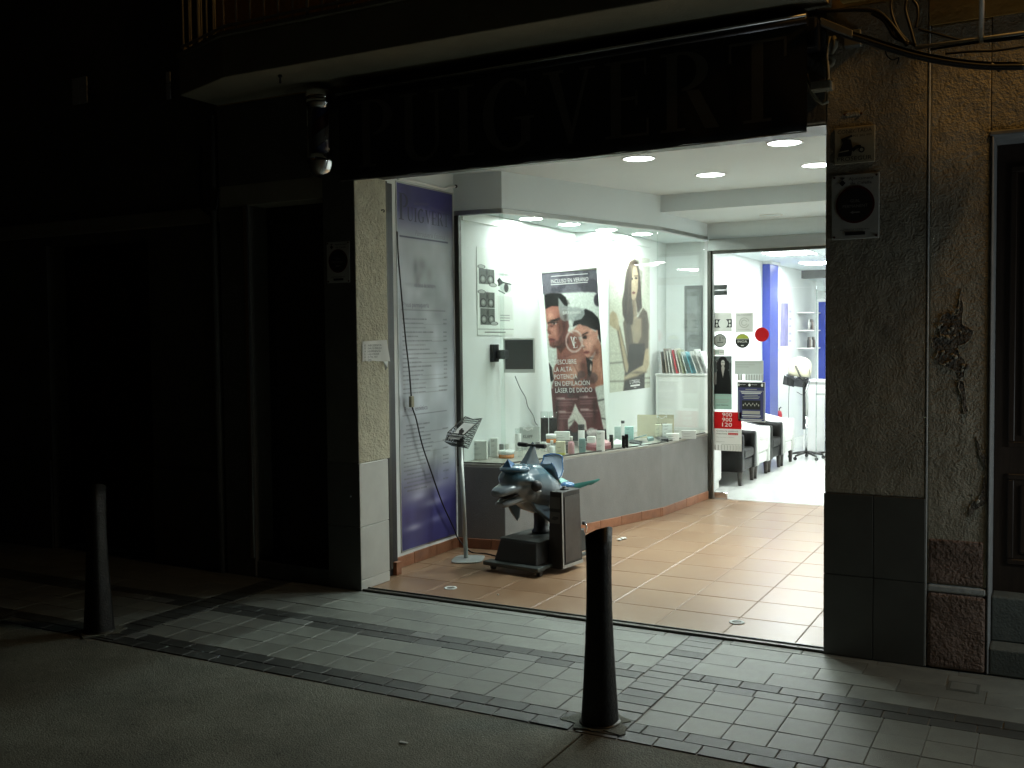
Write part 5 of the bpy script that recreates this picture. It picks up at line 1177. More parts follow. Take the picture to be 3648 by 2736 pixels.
# basket: tilted tray of crossing wires
bo = np.array((-2.02, 1.165, .885)); bu_ = np.array((.80, -.42, 0)); bu_ /= np.linalg.norm(bu_); bw_ = np.array((.20, .45, .86)); bw_ -= bu_*(bw_ @ bu_); bw_ /= np.linalg.norm(bw_); bn_ = np.cross(bu_, bw_)
W2, H2, D2 = .125, .26, .085
if bn_[1] > 0 : bn_ = -bn_
def B(u, w, n): return tuple(bo+bu_*u+bw_*w+bn_*n)
mb = MB(); HF = .075
for i in range(15): u = -W2+2*W2*i/14; mb.tube([B(u, HF, D2), B(u, 0, D2*.85), B(u, 0, 0), B(u, H2*(.93+.07*abs(i-7)/7), 0)], .0024, 5)
for j in range(15): w = H2*.95*j/14; mb.tube([B(-W2, w, 0), B(W2, w, 0)], .0024, 5)
for n in (.02, .045): mb.tube([B(-W2, 0, n), B(W2, 0, n)], .0024, 5)
for w in (.018, .037, .056): mb.tube([B(-W2, w, D2*(.85+.15*w/HF)), B(W2, w, D2*(.85+.15*w/HF))], .0024, 5)
for sg_ in (-1, 1):
    for j in range(10): w = H2*j/10; d_ = D2*(.9 if w < HF else .9*(1-(w-HF)/(H2-HF))); mb.tube([B(sg_*W2, w, 0), B(sg_*W2, w, d_)], .0024, 5)
    for n in (.25, .5, .75): mb.tube([B(sg_*W2, 0, D2*n), B(sg_*W2, HF+(H2-HF)*(1-n), D2*n)], .0024, 5)
mb.build('mesh', m_blackm, ls)
MB().tube([B(-W2, H2, 0), B(-W2, HF, D2), B(W2, HF, D2), B(W2, H2, 0)], .0042, 6).build('rim', m_blackm, ls)
MB().tube([B(-W2, H2, 0), B(0, H2*.94, 0), B(W2, H2, 0)], .0038, 6).build('rim', m_blackm, ls)
lf = thing('leaflet', 'pale folded leaflets lying in the wire basket of the leaflet stand', 'leaflet', bo)
lfp = [B(-.075, .03, .078), B(.08, .03, .078), B(.08, .20, .006), B(-.075, .20, .006)]
MB().add(lfp+[tuple(np.array(p)+bn_*.012) for p in lfp], [(0, 1, 2, 3), (4, 5, 6, 7), (0, 1, 5, 4), (1, 2, 6, 5), (2, 3, 7, 6), (3, 0, 4, 7)]).build('sheet', m_paper, lf)
MB().plate(B(.03, .07, .078), bu_, bw_, blob(.02, .03, .035, .028, seed=5), .0008).build('picture', mat('dark_photo', (.06, .045, .04), .4, var=.5, vscale=60), lf)
text('lettering', 'TRICOS', B(-.02, .07, .078), bw_, -bu_, .03, m_ink, lf, .11, off=.001)

# ------------------------------------------------------------------ power cable with inline switch
pc = thing('power_cable', 'black power cable hanging over the price list down to the dolphin ride', 'cable', (-2.2, .8, 1))
pts = [onx(x*D, y*D, -2.215) for x, y in ((858, 500), (860, 545), (866, 620), (876, 730), (884, 800), (888, 850), (891, 880), (899, 905), (912, 960), (932, 1020), (955, 1085), (980, 1140))]
pts += [np.array((-2.19, 1.40, .10)), np.array((-2.05, 1.36, .012)), np.array((-1.9, 1.36, .010)), np.array((-1.72, 1.28, .010)), np.array((-1.62, 1.24, .012))]
MB().tube([tuple(p) for p in curve(pts, 6)], .0058, 8).build('cable', m_cable, pc)
p = onx(889*D, 867*D, -2.207); MB().box(p[0]-.012, p[1]-.022, p[2]-.045, p[0]+.014, p[1]+.02, p[2]+.04).build('inline_switch', m_soff, pc, .006, 2)

# ------------------------------------------------------------------ dolphin ride
dx, dy = -1.355, 1.27
HD = np.array((-.25, -.97)); HD /= np.hypot(*HD)         # heading of the dolphin
LD = np.array((HD[1], -HD[0]))                            # its right-hand side
if LD[0] > 0: pass
kr = thing('dolphin_ride', 'blue dolphin children\'s ride with black handlebar and coin box beside the plinth', 'kiddie ride', (dx, dy, 0))
def K(f, s, z):
    z = z+.034*max(0.0, min(1.0, (f-.05)/.25)); f = f*.82 if f > 0 else f*.74
    return (dx-.02+HD[0]*f+LD[0]*s, dy+HD[1]*f+LD[1]*s, z)     # f forward, s to its right, z up
m_dol = mat('dolphin_gloss', (.085, .115, .135), .22, var=.12, vscale=4, coat=.6)
m_dolb = mat('dolphin_belly', (.20, .21, .21), .28, var=.1, vscale=4, coat=.5)
m_dolbl = mat('blue_trim', (.05, .16, .34), .25, coat=.5); m_dolseat = mat('pale_blue_seat', (.60, .68, .76), .35, coat=.2, var=.04); m_tealf = mat('teal_fluke', (.10, .34, .30), .25, coat=.5, var=.1); m_ridem = mat('ride_cabinet', (.014, .014, .014), .5, var=.2, vscale=9); m_rided = mat('ride_deck', (.05, .06, .057), .5, var=.2, vscale=9)
BD = np.array((.0, -1.0)); 
def Q(f, s, z):    # base axes: squared to the ride base
    h = np.array((-.13, -.99)); r = np.array((h[1], -h[0])); return (dx+.01+h[0]*f+r[0]*s, dy+.02+h[1]*f+r[1]*s, z)
def qbox(f0, f1, s0, s1, z0, z1, tf=0, ts=0): return MB().add([Q(f0, s0, z0), Q(f1, s0, z0), Q(f1, s1, z0), Q(f0, s1, z0), Q(f0+tf, s0+ts, z1), Q(f1-tf, s0+ts, z1), Q(f1-tf, s1-ts, z1), Q(f0+tf, s1-ts, z1)],
    [(0, 3, 2, 1), (4, 5, 6, 7), (0, 1, 5, 4), (1, 2, 6, 5), (2, 3, 7, 6), (3, 0, 4, 7)])
qbox(-.36, .396, -.195, .195, .07, .235, .045, .03).build('base', m_ridem, kr, .012, 2)
qbox(-.31, .345, -.18, .18, .2355, .240, .0, .0).build('deck', m_rided, kr, .002, 1)
qbox(.36, .46, -.25, .25, .045, .075).build('front_rail', m_rided, kr, .006, 2)
qbox(-.42, .36, -.23, -.20, .045, .07).build('side_rail', m_rided, kr, .004, 1); qbox(-.42, .36, .20, .23, .045, .07).build('side_rail', m_rided, kr, .004, 1)
for f, s in ((.38, -.21), (.38, .21), (-.36, -.21), (-.36, .21)): MB().cyl(Q(f, s-.015, .024), Q(f, s+.015, .024), .022, n=16).build('castor', m_black, kr)
# coin box on the side facing the salon: which side is +X?
sg = -1 if Q(0, -1, 0)[0] > Q(0, 1, 0)[0] else 1
cbx = qbox(-.05, .24, sg*.19, sg*.315, .035, .605, .02, .010*sg).build('coin_box', m_ridem, kr, .008, 2)
f0, f1 = -.33, .02
def face(fa, fb, za, zb, off, nm, m, bev=.002):      # panel on the +X side of the coin box
    a = sg*(.317+off-.0095*(za-.06)/.57); b = sg*(.317+off-.0095*(zb-.06)/.57)
    MB().add([Q(fa, a, za), Q(fb, a, za), Q(fb, b, zb), Q(fa, b, zb), Q(fa, a-sg*.004, za), Q(fb, a-sg*.004, za), Q(fb, b-sg*.004, zb), Q(fa, b-sg*.004, zb)], [(0, 1, 2, 3), (4, 5, 6, 7), (0, 1, 5, 4), (1, 2, 6, 5), (2, 3, 7, 6), (3, 0, 4, 7)]).build(nm, m, cbx)
m_edge = mat('worn_edge_trim', (.36, .36, .34), .5, var=.2, vscale=20)
face(-.015, .195, .08, .565, .004, 'door_panel', mat('coin_door', (.05, .044, .042), .4, var=.2, vscale=14))
face(.217, .232, .04, .60, .004, 'edge_trim', m_edge); face(-.045, .215, .04, .062, .0045, 'edge_trim', m_edge)
p = Q(-.04, sg*.325, .34); MB().cyl(p, (p[0]+.02, p[1], p[2]), .016, n=14).build('lock', m_black, cbx); MB().tube([(p[0]+.02, p[1], p[2]), (p[0]+.03, p[1], p[2]-.03), (p[0]+.025, p[1], p[2]-.07)], .006, 8).build('key', m_steel, cbx)
p = Q(.10, sg*.25, .6065); MB().lathe([(.001, 0), (.034, 0), (.034, .006), (.018, .008), (.016, .02), (.012, .024), (.001, .024)], p, 24).build('start_button', m_black, cbx)
def plateF(sa, sb, za, zb, nm, m, d): 
    t_ = lambda z: .0205*(z-.06)/.57
    MB().add([Q(.242-t_(za)+d, sa, za), Q(.242-t_(za)+d, sb, za), Q(.242-t_(zb)+d, sb, zb), Q(.242-t_(zb)+d, sa, zb)], [(0, 1, 2, 3)]).build(nm, m, cbx, fix=False)
plateF(sg*.21, sg*.295, .48, .565, 'coin_plate', mat('dull_plate', (.09, .09, .085), .4, .5), .003); plateF(sg*.205, sg*.297, .37, .455, 'coin_plate', MATS['dull_plate'], .003)
MB().plate(Q(.235, sg*.222, .412), np.array(Q(0, sg, 0))-np.array(Q(0, 0, 0)), (0, 0, 1), [(0, -.012), (.03, -.018), (.065, -.005), (.06, .012), (.02, .012)], .002).build('emblem', m_black, cbx)
# pedestal
MB().lathe([(.070, .2405), (.075, .255), (.058, .27), (.055, .33), (.060, .42), (.085, .48)], K(-.02, 0, 0), 20).build('pedestal', m_black, kr)
# body: lofted along a curved spine.  (f, z, half width, half height)
spine = [(-.50, .515, .04, .035), (-.42, .51, .065, .05), (-.32, .505, .10, .075), (-.20, .505, .135, .11), (-.06, .55, .172, .165), (.08, .588, .19, .195), (.20, .595, .18, .182), (.29, .60, .155, .15), (.36, .60, .125, .115), (.41, .595, .095, .08)]
rings = []; n = 28
for i, (f, z, w, h) in enumerate(spine):
    r = []
    for k in range(n):
        a = 2*PI*k/n; c, s = math.cos(a), math.sin(a); r.append(K(f, w*c, z+h*s))
    rings.append(r)
def jring(pts):
    return [[K(f, w*math.copysign(abs(math.cos(2*PI*k/20))**.75, math.cos(2*PI*k/20)), z+h*math.copysign(abs(math.sin(2*PI*k/20))**.85, math.sin(2*PI*k/20))) for k in range(20)] for f, z, w, h in pts]
def jaw(pts, nm, m):
    o = MB().loft(jring(pts)).build(nm, m, kr); q = o.modifiers.new('smooth', 'SUBSURF'); q.levels = 1; q.render_levels = 2; return o
bm_ = MB().loft(rings)
bm_.ell(K(.33, 0, .655), .132, .128, .088); bm_.ell(K(.25, 0, .62), .16, .15, .13)
for s_ in (-1, 1): bm_.ell(K(.315, s_*.115, .650), .052, .052, .022); bm_.ell(K(.26, s_*.10, .55), .07, .07, .06)
bm_.loft(jring([(.26, .605, .115, .055), (.40, .597, .106, .047), (.49, .584, .090, .040), (.56, .571, .072, .034), (.60, .563, .046, .024)]))
bm_.loft(jring([(.24, .530, .12, .055), (.37, .505, .095, .034), (.45, .490, .078, .029), (.515, .480, .064, .026), (.55, .477, .044, .020)]))
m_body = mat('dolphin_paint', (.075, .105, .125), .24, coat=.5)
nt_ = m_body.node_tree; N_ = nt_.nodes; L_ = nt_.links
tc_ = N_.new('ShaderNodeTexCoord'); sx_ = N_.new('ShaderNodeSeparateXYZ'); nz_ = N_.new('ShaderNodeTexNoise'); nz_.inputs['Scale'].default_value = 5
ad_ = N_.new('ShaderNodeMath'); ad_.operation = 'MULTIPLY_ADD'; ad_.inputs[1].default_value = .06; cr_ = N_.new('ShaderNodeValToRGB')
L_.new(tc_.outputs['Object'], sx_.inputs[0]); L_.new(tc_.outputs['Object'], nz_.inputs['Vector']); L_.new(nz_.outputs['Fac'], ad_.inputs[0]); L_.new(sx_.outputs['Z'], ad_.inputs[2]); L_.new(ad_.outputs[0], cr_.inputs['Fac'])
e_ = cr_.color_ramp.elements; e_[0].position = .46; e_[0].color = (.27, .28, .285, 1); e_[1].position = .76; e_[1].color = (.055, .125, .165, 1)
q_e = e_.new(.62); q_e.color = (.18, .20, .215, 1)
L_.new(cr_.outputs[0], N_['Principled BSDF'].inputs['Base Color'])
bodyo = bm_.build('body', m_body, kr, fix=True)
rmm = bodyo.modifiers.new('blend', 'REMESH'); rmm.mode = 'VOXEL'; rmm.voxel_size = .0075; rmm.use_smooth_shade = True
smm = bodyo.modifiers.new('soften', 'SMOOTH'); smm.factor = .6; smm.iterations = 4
jaw([(.30, .560, .098, .030), (.40, .545, .088, .020), (.47, .532, .070, .014), (.51, .526, .045, .010)], 'mouth_inside', mat('dark_mouth', (.02, .012, .012), .4))
jaw([(.43, .528, .034, .008), (.50, .515, .034, .010), (.54, .507, .020, .008)], 'tongue', mat('tongue', (.20, .19, .18), .3))
# eyes
for s_ in (-1, 1):
    e = MB(); e.ell(K(.262, s_*.158, .612), .046, .046, .042); e.build('eye_socket', m_black, kr)
    MB().ell(K(.255, s_*.178, .575), .020, .020, .008).build('eye_white', m_plastw, kr)
    pass
# cap with blue triangular peak
MB().ell(K(.335, 0, .728), .118, .118, .036).build('cap', mat('cap_blue_grey', (.06, .13, .19), .2, coat=.6), kr)
a_, b_, c_ = K(.455, .07, .715), K(.455, -.07, .715), K(.43, 0, .815); d_ = K(.30, 0, .75)
MB().add([a_, b_, c_, d_], [(0, 1, 2), (0, 2, 3), (1, 3, 2), (0, 3, 1)]).build('cap_peak', m_dolbl, kr, .006, 2)
# dorsal fin with the handlebar through it
fin = [(.25, .74), (.18, .82), (.12, .90), (.095, .945), (.07, .935), (.06, .86), (.03, .78), (-.01, .74)]
rr = []
F0 = np.array(K(0, 0, 0)); fu = np.array((HD[0], HD[1], 0)); fr_ = np.array((LD[0], LD[1], 0))
mbf = MB(); poly = [(f, z) for f, z in fin]
nb_ = len(poly); vv = [K(f, -.042*(1-(z-.74)/.26), z) for f, z in poly]+[K(f, .042*(1-(z-.74)/.26), z) for f, z in poly]
mbf.add(vv, [list(range(nb_)), list(range(2*nb_-1, nb_-1, -1))]+[(i, (i+1) % nb_, nb_+(i+1) % nb_, nb_+i) for i in range(nb_)]).build('dorsal_fin', m_dol, kr, .012, 3)
MB().cyl(K(.10, -.05, .915), K(.10, .05, .915), .011, n=12).build('handlebar', m_black, kr)
for s_ in (-1, 1): MB().lathe([(.014, 0), (.018, .005), (.018, .085), (.015, .092)], K(.10, s_*.045, .915), 14, tuple(fr_*s_)).build('grip', m_black, kr)
# seat: curved shell behind the fin
mbs = MB(); N1, N2 = 10, 14; P = []
prof_s = [(.0, .775), (-.05, .73), (-.09, .675), (-.13, .655), (-.18, .68), (-.225, .74), (-.25, .80), (-.26, .83)]
for i, (f, z) in enumerate(prof_s):
    row_ = []
    for j in range(N2+1):
        t = -1+2*j/N2; wv = .130*(1 if i < 5 else (.92 if i == 5 else .75)); row_.append((f+.035*t*t*(1 if i > 2 else .2), t*wv, z+.015*t**4*(1 if i < 3 else .2)-(.02*abs(t)**3 if i > 4 else 0)))
    P.append(row_)
vv = []; ff = []
for lay in (0, 1):
    for r_ in P:
        for (f, s, z) in r_: vv.append(K(f-(.012*lay), s, z-.010*lay))
ni, nj = len(P), N2+1
for i in range(ni-1):
    for j in range(nj-1):
        a = i*nj+j; ff.append((a, a+1, a+nj+1, a+nj)); b = ni*nj+a; ff.append((b, b+nj, b+nj+1, b+1))
for j in range(nj-1): ff.append((j, ni*nj+j, ni*nj+j+1, j+1)); a = (ni-1)*nj+j; ff.append((a, a+1, ni*nj+a+1, ni*nj+a))
for i in range(ni-1): a = i*nj; ff.append((a, a+nj, ni*nj+a+nj, ni*nj+a)); a = i*nj+nj-1; ff.append((a, ni*nj+a, ni*nj+a+nj, a+nj))
st = mbs.add(vv, ff, 0, True).build('seat', m_dolseat, kr)
edge = [K(*P[i][0]) for i in range(ni)]+[K(*P[-1][j]) for j in range(0, nj, 2)]+[K(*P[i][-1]) for i in range(ni-1, -1, -1)]
MB().tube(edge, .005, 8).build('trim', m_dolbl, st)
# flippers and tail fluke
def finplate(pts, t, nm, m, bev=.008):
    c = np.mean(np.array(pts), axis=0); a, b, d = np.array(pts[0]), np.array(pts[1]), np.array(pts[-1]); nn = np.cross(b-a, d-a); nn /= np.linalg.norm(nn)
    k = len(pts); vv = [tuple(np.array(p)-nn*t/2) for p in pts]+[tuple(np.array(p)+nn*t/2) for p in pts]
    return MB().add(vv, [list(range(k)), list(range(2*k-1, k-1, -1))]+[(i, (i+1) % k, k+(i+1) % k, k+i) for i in range(k)]).build(nm, m, kr, bev, 2)
for s_ in (-1, 1): finplate([K(.27, s_*.10, .49), K(.09, s_*.13, .47), K(.02, s_*.20, .35), K(.05, s_*.205, .315), K(.15, s_*.18, .37), K(.25, s_*.14, .43)], .028, 'flipper', m_dol)
for s_ in (-1, 1): finplate([K(-.43, s_*.0, .560), K(-.50, s_*.09, .566), K(-.58, s_*.20, .60), K(-.62, s_*.235, .625), K(-.60, s_*.15, .59), K(-.575, s_*.02, .565)], .022, 'tail_fluke', m_tealf)
MB().ell(K(-.46, 0, .57), .06, .06, .028).build('tail_root', m_dolbl, kr)

# ------------------------------------------------------------------ litter
for k, (px, py) in enumerate(((2215, 1922), (2205, 1926), (2225, 1921))):
    p = onz(px, py, .004); o = MB().ell((0, 0, 0), .022, .014, .010, 9, 6)
    o.v = [(x*random.uniform(.6, 1.3), y*random.uniform(.6, 1.3), z*random.uniform(.5, 1.4)) for x, y, z in o.v]; o.tf(Matrix.Translation((p[0], p[1], .012)))
    one('crumpled_paper', o, m_paper, ('crumpled scrap of white paper on the tiles, middle of three', 'crumpled scrap of white paper on the tiles, left of three', 'crumpled scrap of white paper on the tiles, right of three')[k], 'litter', 'paper scraps on the shop floor')
p = onz(1200+1270*.4521, 2050+155*.4521, .004); o = MB().ell((p[0], p[1], .008), .008, .007, .006, 8, 5); one('pebble', o, m_paper, 'tiny pale crumb on the tile joint before the ride', 'litter')
p = onz(1200+525*.4521, 2050+1318*.4521, 0); o = MB().box(p[0]-.02, p[1]-.006, .0, p[0]+.02, p[1]+.008, .003); one('paper_scrap', o, m_paper, 'small pale paper scrap lying on the road', 'litter')

# ------------------------------------------------------------------ stickers and notices on the glass door
SYD = DY-.0056
def sticker(name, x0, x1, z0, z1, m, label, cat='sticker', t=.0008, round_=False):
    s = thing(name, label, cat, ((x0+x1)/2, SYD, (z0+z1)/2), 'notices on the glass door')
    if round_:
        cx, cz, r = (x0+x1)/2, (z0+z1)/2, (x1-x0)/2; MB().plate((0, SYD, 0), ux, uz, _arc(cx, cz, r, r, 0, 350, 40), t).build('disc', m, s)
    else: MB().plate((0, SYD, 0), ux, uz, [(x0, z0), (x1, z0), (x1, z1), (x0, z1)], t).build('sheet', m, s)
    return s
def SP(s, pts, m, o=.0012, nm='mark'): return MB().plate((0, SYD-o, 0), ux, uz, pts, .0003).build(nm, m, s)
def rect(a, b, c, d): return [(a, b), (c, b), (c, d), (a, d)]
m_st = mat('sticker_white', (.70, .70, .67), .4); m_rd = mat('sticker_red', (.46, .004, .006), .6, spec=.2); m_dk = mat('sticker_dark', (.02, .022, .02), .6, spec=.2); m_gr = mat('sticker_grey', (.30, .30, .27), .4); m_bl = mat('sticker_blue', (.045, .05, .13), .6, spec=.2); m_lime = mat('sticker_lime', (.36, .40, .05), .4); m_grn = mat('sticker_mint', (.28, .42, .36), .5)
s = sticker('square_sticker', -1.094, -.906, 1.781, 1.980, m_st, 'white square sticker with a black strip and white circle on the glass door')
SP(s, rect(-1.094, 1.825, -.906, 1.912), m_dk); SP(s, _arc(-1.0, 1.868, .052, .052, 0, 350, 30), m_st, .002)
for a in (-1.07, -.93):
    for b in (1.848, 1.888): SP(s, _arc(a, b, .011, .016, 0, 350, 14), m_st, .002)
s = sticker('square_sticker', -.869, -.682, 1.774, 1.976, m_st, 'white square sticker reading ALTAPARF with a grey spiral on the glass door')
text('lettering', 'ALTAPARF', (-.85, SYD-.001, 1.945), ux, uz, .016, m_gr, s, .15, off=.0005)
for r in (.050, .028): MB().tube([(-.776+r*math.cos(a), SYD-.0015, 1.872+r*math.sin(a)) for a in np.linspace(.3, 5.9, 30)], .0028, 5).build('spiral', m_gr, s)
text('lettering', 'STUDIO COLOR', (-.84, SYD-.001, 1.795), ux, uz, .010, m_gr, s, .12, off=.0005)
sticker('red_disc', -.665, -.517, 1.672, 1.820, m_rd, 'plain red disc sticker on the glass door', round_=True)
s = sticker('round_sticker', -1.106, -.966, 1.617, 1.757, m_dk, 'grey round sticker with dark rim on the glass door', round_=True)
SP(s, _arc(-1.036, 1.687, .062, .062, 0, 350, 36), m_gr); SP(s, [(-1.04, 1.68), (-1.03, 1.68), (-1.032, 1.73), (-1.038, 1.73)], m_dk, .002); SP(s, rect(-1.065, 1.665, -1.0, 1.672), m_dk, .002)
for a in np.linspace(0, 5, 5): SP(s, _arc(-1.0+.012*math.cos(a), 1.715+.01*math.sin(a), .004, .004, 0, 350, 8), m_dk, .002)
s = sticker('round_sticker', -.869, -.721, 1.608, 1.756, m_dk, 'black round sticker reading INOA with a lime top on the glass door', round_=True)
SP(s, [p for p in _arc(-.795, 1.682, .070, .070, 20, 160, 20)], m_lime); SP(s, rect(-.862, 1.700, -.728, 1.704), m_st, .002); text('lettering', 'INOA', (-.845, SYD-.0015, 1.664), ux, uz, .024, m_st, s, .10, off=.0005); SP(s, rect(-.81, 1.630, -.78, 1.638), m_st, .002)
s = sticker('small_sticker', -1.10, -.984, 1.532, 1.596, m_st, 'small pale pictogram sticker between the round stickers and the portrait card')
for a in (-1.085, -1.062): SP(s, rect(a, 1.545, a+.012, 1.575), m_grn); SP(s, _arc(a+.006, 1.583, .006, .006, 0, 350, 10), m_grn)
for b in (1.576, 1.560): SP(s, rect(-1.04, b, -.992, b+.006), m_gr)
# portrait card
s = thing('portrait_card', 'dark portrait card of a curly-haired woman above a mint text panel on the glass door', 'poster', (-1.0, SYD, 1.24), 'notices on the glass door')
MB().plate((0, SYD, 0), ux, uz, rect(-1.107, .960, -.909, 1.523), .0008).build('sheet', m_grn, s)
cv = Canvas(((235, 175), (402, 175), (235, 520), (402, 520)), 70, 140, (70, 74, 74))
cv.poly([(235, 175), (402, 175), (402, 240), (360, 220), (300, 190), (235, 230)], (110, 118, 116), .7); cv.line(240, 200, 300, 260, 4, (140, 146, 144), .7); cv.line(400, 200, 370, 250, 4, (130, 136, 134), .7)
for cx, cy_, rx, ry in ((320, 215, 38, 36), (290, 250, 26, 36), (355, 250, 26, 36), (285, 280, 20, 24), (362, 280, 18, 22)): cv.ell(cx, cy_, rx, ry, (22, 20, 20))
cv.ell(322, 238, 17, 28, (176, 170, 164)); cv.poly([(312, 258), (332, 258), (336, 290), (322, 370), (308, 295)], (160, 154, 148)); cv.ell(315, 232, 5, 3, (30, 28, 28)); cv.ell(331, 232, 5, 3, (30, 28, 28)); cv.ell(323, 255, 6, 3, (70, 50, 50))
cv.poly([(268, 310), (305, 285), (322, 370), (340, 285), (378, 310), (392, 420), (396, 520), (240, 520), (255, 400)], (14, 14, 15)); cv.poly([(240, 330), (262, 320), (262, 430), (240, 440)], (150, 144, 138), .6)
cv.build('print', [(-1.107, SYD-.0015, 1.523), (-.909, SYD-.0015, 1.523), (-1.107, SYD-.0015, 1.122), (-.909, SYD-.0015, 1.122)], m_printm, s)
for b, w in ((1.10, .15), (1.06, .15), (1.045, .15), (1.03, .13)): SP(s, rect(-1.085, b, -1.085+w, b+.005), m_gr, .001)
text('lettering', 'HAIR PERSONA', (-1.075, SYD-.001, .998), ux, uz, .012, m_dk, s, .13, off=.0005)
# tear-off note
def tearoff(s, x0, x1, z0, z1, n, m):
    w = (x1-x0)/n
    for k in range(n):
        if random.random() < .9: o = SP(s, rect(x0+k*w+.001, z0, x0+(k+1)*w-.001, z1), m, .0, 'tear_strip'); SP(s, rect(x0+k*w+w*.4, z0+.008, x0+k*w+w*.6, z1-.008), m_gr, .0008, 'strip_text')
s = sticker('tear_off_note', -.876, -.574, 1.335, 1.476, mat('note_grey', (.48, .52, .50), .6), 'pale handwritten note with tear-off strips on the glass door', 'notice')
for k, w in enumerate((.27, .20, .14)): SP(s, rect(-.866, 1.452-k*.022, -.866+w, 1.456-k*.022), m_gr, .001)
tearoff(s, -.876, -.574, 1.268, 1.334, 11, MATS['note_grey'])
# blue certificate
s = sticker('certificate', -.850, -.555, .837, 1.253, m_st, 'dark blue council certificate with pale frame on the glass door', 'notice')
SP(s, rect(-.844, .843, -.561, 1.247), m_bl, .001); SP(s, rect(-.844, 1.195, -.561, 1.247), m_dk, .0016)
for pts in (rect(-.835, .865, -.831, 1.16), rect(-.574, .865, -.57, 1.16), rect(-.835, 1.157, -.57, 1.161), rect(-.835, .862, -.57, .866)): SP(s, pts, m_gr, .002)
for b, w in ((1.172, .12), (1.145, .22), (1.130, .20), (1.112, .14), (1.094, .18), (1.078, .16), (.895, .20), (.88, .18), (.852, .22)): SP(s, rect(-.7025-w/2, b, -.7025+w/2, b+.007), m_gr if w < .2 else m_st, .002)
SP(s, rect(-.80, .965, -.605, 1.060), m_dk, .002); 
for k in range(9): SP(s, _arc(-.785+k*.020, 1.01+(k % 2)*.015, .006, .012, 0, 350, 8), m_gr, .0026)
SP(s, rect(-.795, .915, -.61, .950), m_gr, .0022); SP(s, _arc(-.72, 1.221, .012, .014, 0, 350, 14), m_st, .0022); SP(s, rect(-.838, 1.21, -.828, 1.235), m_st, .0022); SP(s, _arc(-.585, 1.221, .015, .017, 60, 300, 14), m_st, .0022)
text('lettering', 'Ajuntament', (-.822, SYD-.002, 1.222), ux, uz, .009, m_st, s, .06, off=.0005); text('lettering', 'Generalitat', (-.70, SYD-.002, 1.222), ux, uz, .009, m_st, s, .06, off=.0005)
# red hotline notice
s = sticker('hotline_notice', -1.105, -.804, .590, .932, m_st, 'red and white hotline notice reading 900 900 120 with tear-off strips', 'notice')
SP(s, rect(-1.105, .754, -.804, .932), m_rd, .001)
for k, tx in enumerate(('900', '900', '120')): text('lettering', tx, (-1.012, SYD-.0016, .884-k*.053), ux, uz, .041, m_st, s, .105, off=.0008)
text('lettering', 'Contra la violència', (-1.075, SYD-.001, .722), ux, uz, .018, m_ink, s, .235, off=.0005); text('lettering', 'masclista', (-1.075, SYD-.001, .694), ux, uz, .018, m_ink, s, .115, off=.0005)
SP(s, rect(-.948, .690, -.842, .712), m_rd, .001); text('lettering', 'trenca-la', (-.94, SYD-.0016, .696), ux, uz, .010, m_st, s, .09, off=.0005)
text('lettering', 'Atenció gratuïta i confidencial', (-1.075, SYD-.001, .660), ux, uz, .008, m_gr, s, .19, off=.0005); text('lettering', 'Especialistes', (-1.075, SYD-.001, .612), ux, uz, .008, m_gr, s, .09, off=.0005)
tearoff(s, -1.105, -.804, .520, .588, 9, m_st)

# ------------------------------------------------------------------ salon furniture
cab = thing('low_cabinet', 'white low cabinet behind the display window carrying magazines', 'cabinet', (-1.55, 5.5, 0))
MB().box(-1.86, 5.14, .10, -1.25, 5.58, 1.30).build('carcass', m_plastw, cab, .003, 1); MB().box(-1.84, 5.16, .003, -1.27, 5.575, .099).build('plinth', m_plastw, cab)
MB().box(-1.2495, 5.15, .12, -1.236, 5.56, 1.29).build('door', m_plastw, cab, .003, 1); MB().box(-1.87, 5.13, 1.3003, -1.24, 5.59, 1.322).build('top', m_plastw, cab, .003, 1)
cols = [(.12, .09, .07), (.35, .30, .25), (.55, .55, .52), (.62, .60, .55), (.55, .05, .07), (.60, .56, .50), (.45, .48, .30), (.50, .56, .54), (.12, .35, .42), (.60, .62, .60), (.68, .68, .66), (.52, .54, .52)]
names = ['dark brown', 'brown', 'light grey', 'cream', 'red', 'beige', 'olive', 'pale green', 'turquoise', 'silver', 'white', 'pale grey']
for k, c in enumerate(cols):
    x = -1.80+k*.040+(.0 if k < 8 else .02*(k-7)); an = R_(5+k*1.6); h = .26+random.uniform(-.02, .03); o = MB().box(0, 0, 0, .010+.006*random.random(), .20, h)
    o.tf(Matrix.Translation((x, 5.19+.01*random.random(), 1.3235)) @ Matrix.Rotation(-an, 4, 'Y'))
    one('magazine', o, mat('cover_'+names[k].replace(' ', '_'), c, .35, var=.25, vscale=30), names[k]+' magazine in the leaning row on the white cabinet', 'magazine', 'magazines on the white cabinet')
fp = thing('framed_picture', 'grey framed picture seen through the far vitrine pane', 'picture', (-1.55, 6.6, 2))
pa, pb = ony(*Z5(1395, 755), 5.595), ony(*Z5(1535, 1420), 5.595)
MB().box(pa[0], 5.585, 1.45, pb[0]+.02, 5.60, pa[2]).build('frame', mat('grey_frame', (.16, .17, .17), .4), fp, .004, 1)
MB().box(pa[0]+.035, 5.581, 1.49, pb[0]-.0, 5.584, pa[2]-.04).build('picture', mat('grey_photo', (.24, .26, .26), .3, var=.3, vscale=9), fp)
struct('salon_wall_corner', MB().box(-1.97, 5.60, 0, -1.35, 5.68, 2.83), m_white)
m_lw = mat('white_leather', (.72, .72, .69), .32, var=.03, vscale=20, bump=.1, bscale=150); m_lb = mat('black_leather', (.005, .0047, .0045), .36, spec=.18, var=.3, vscale=20, bump=.12, bscale=150); m_leg = mat('dark_chair_leg', (.030, .024, .02), .4)
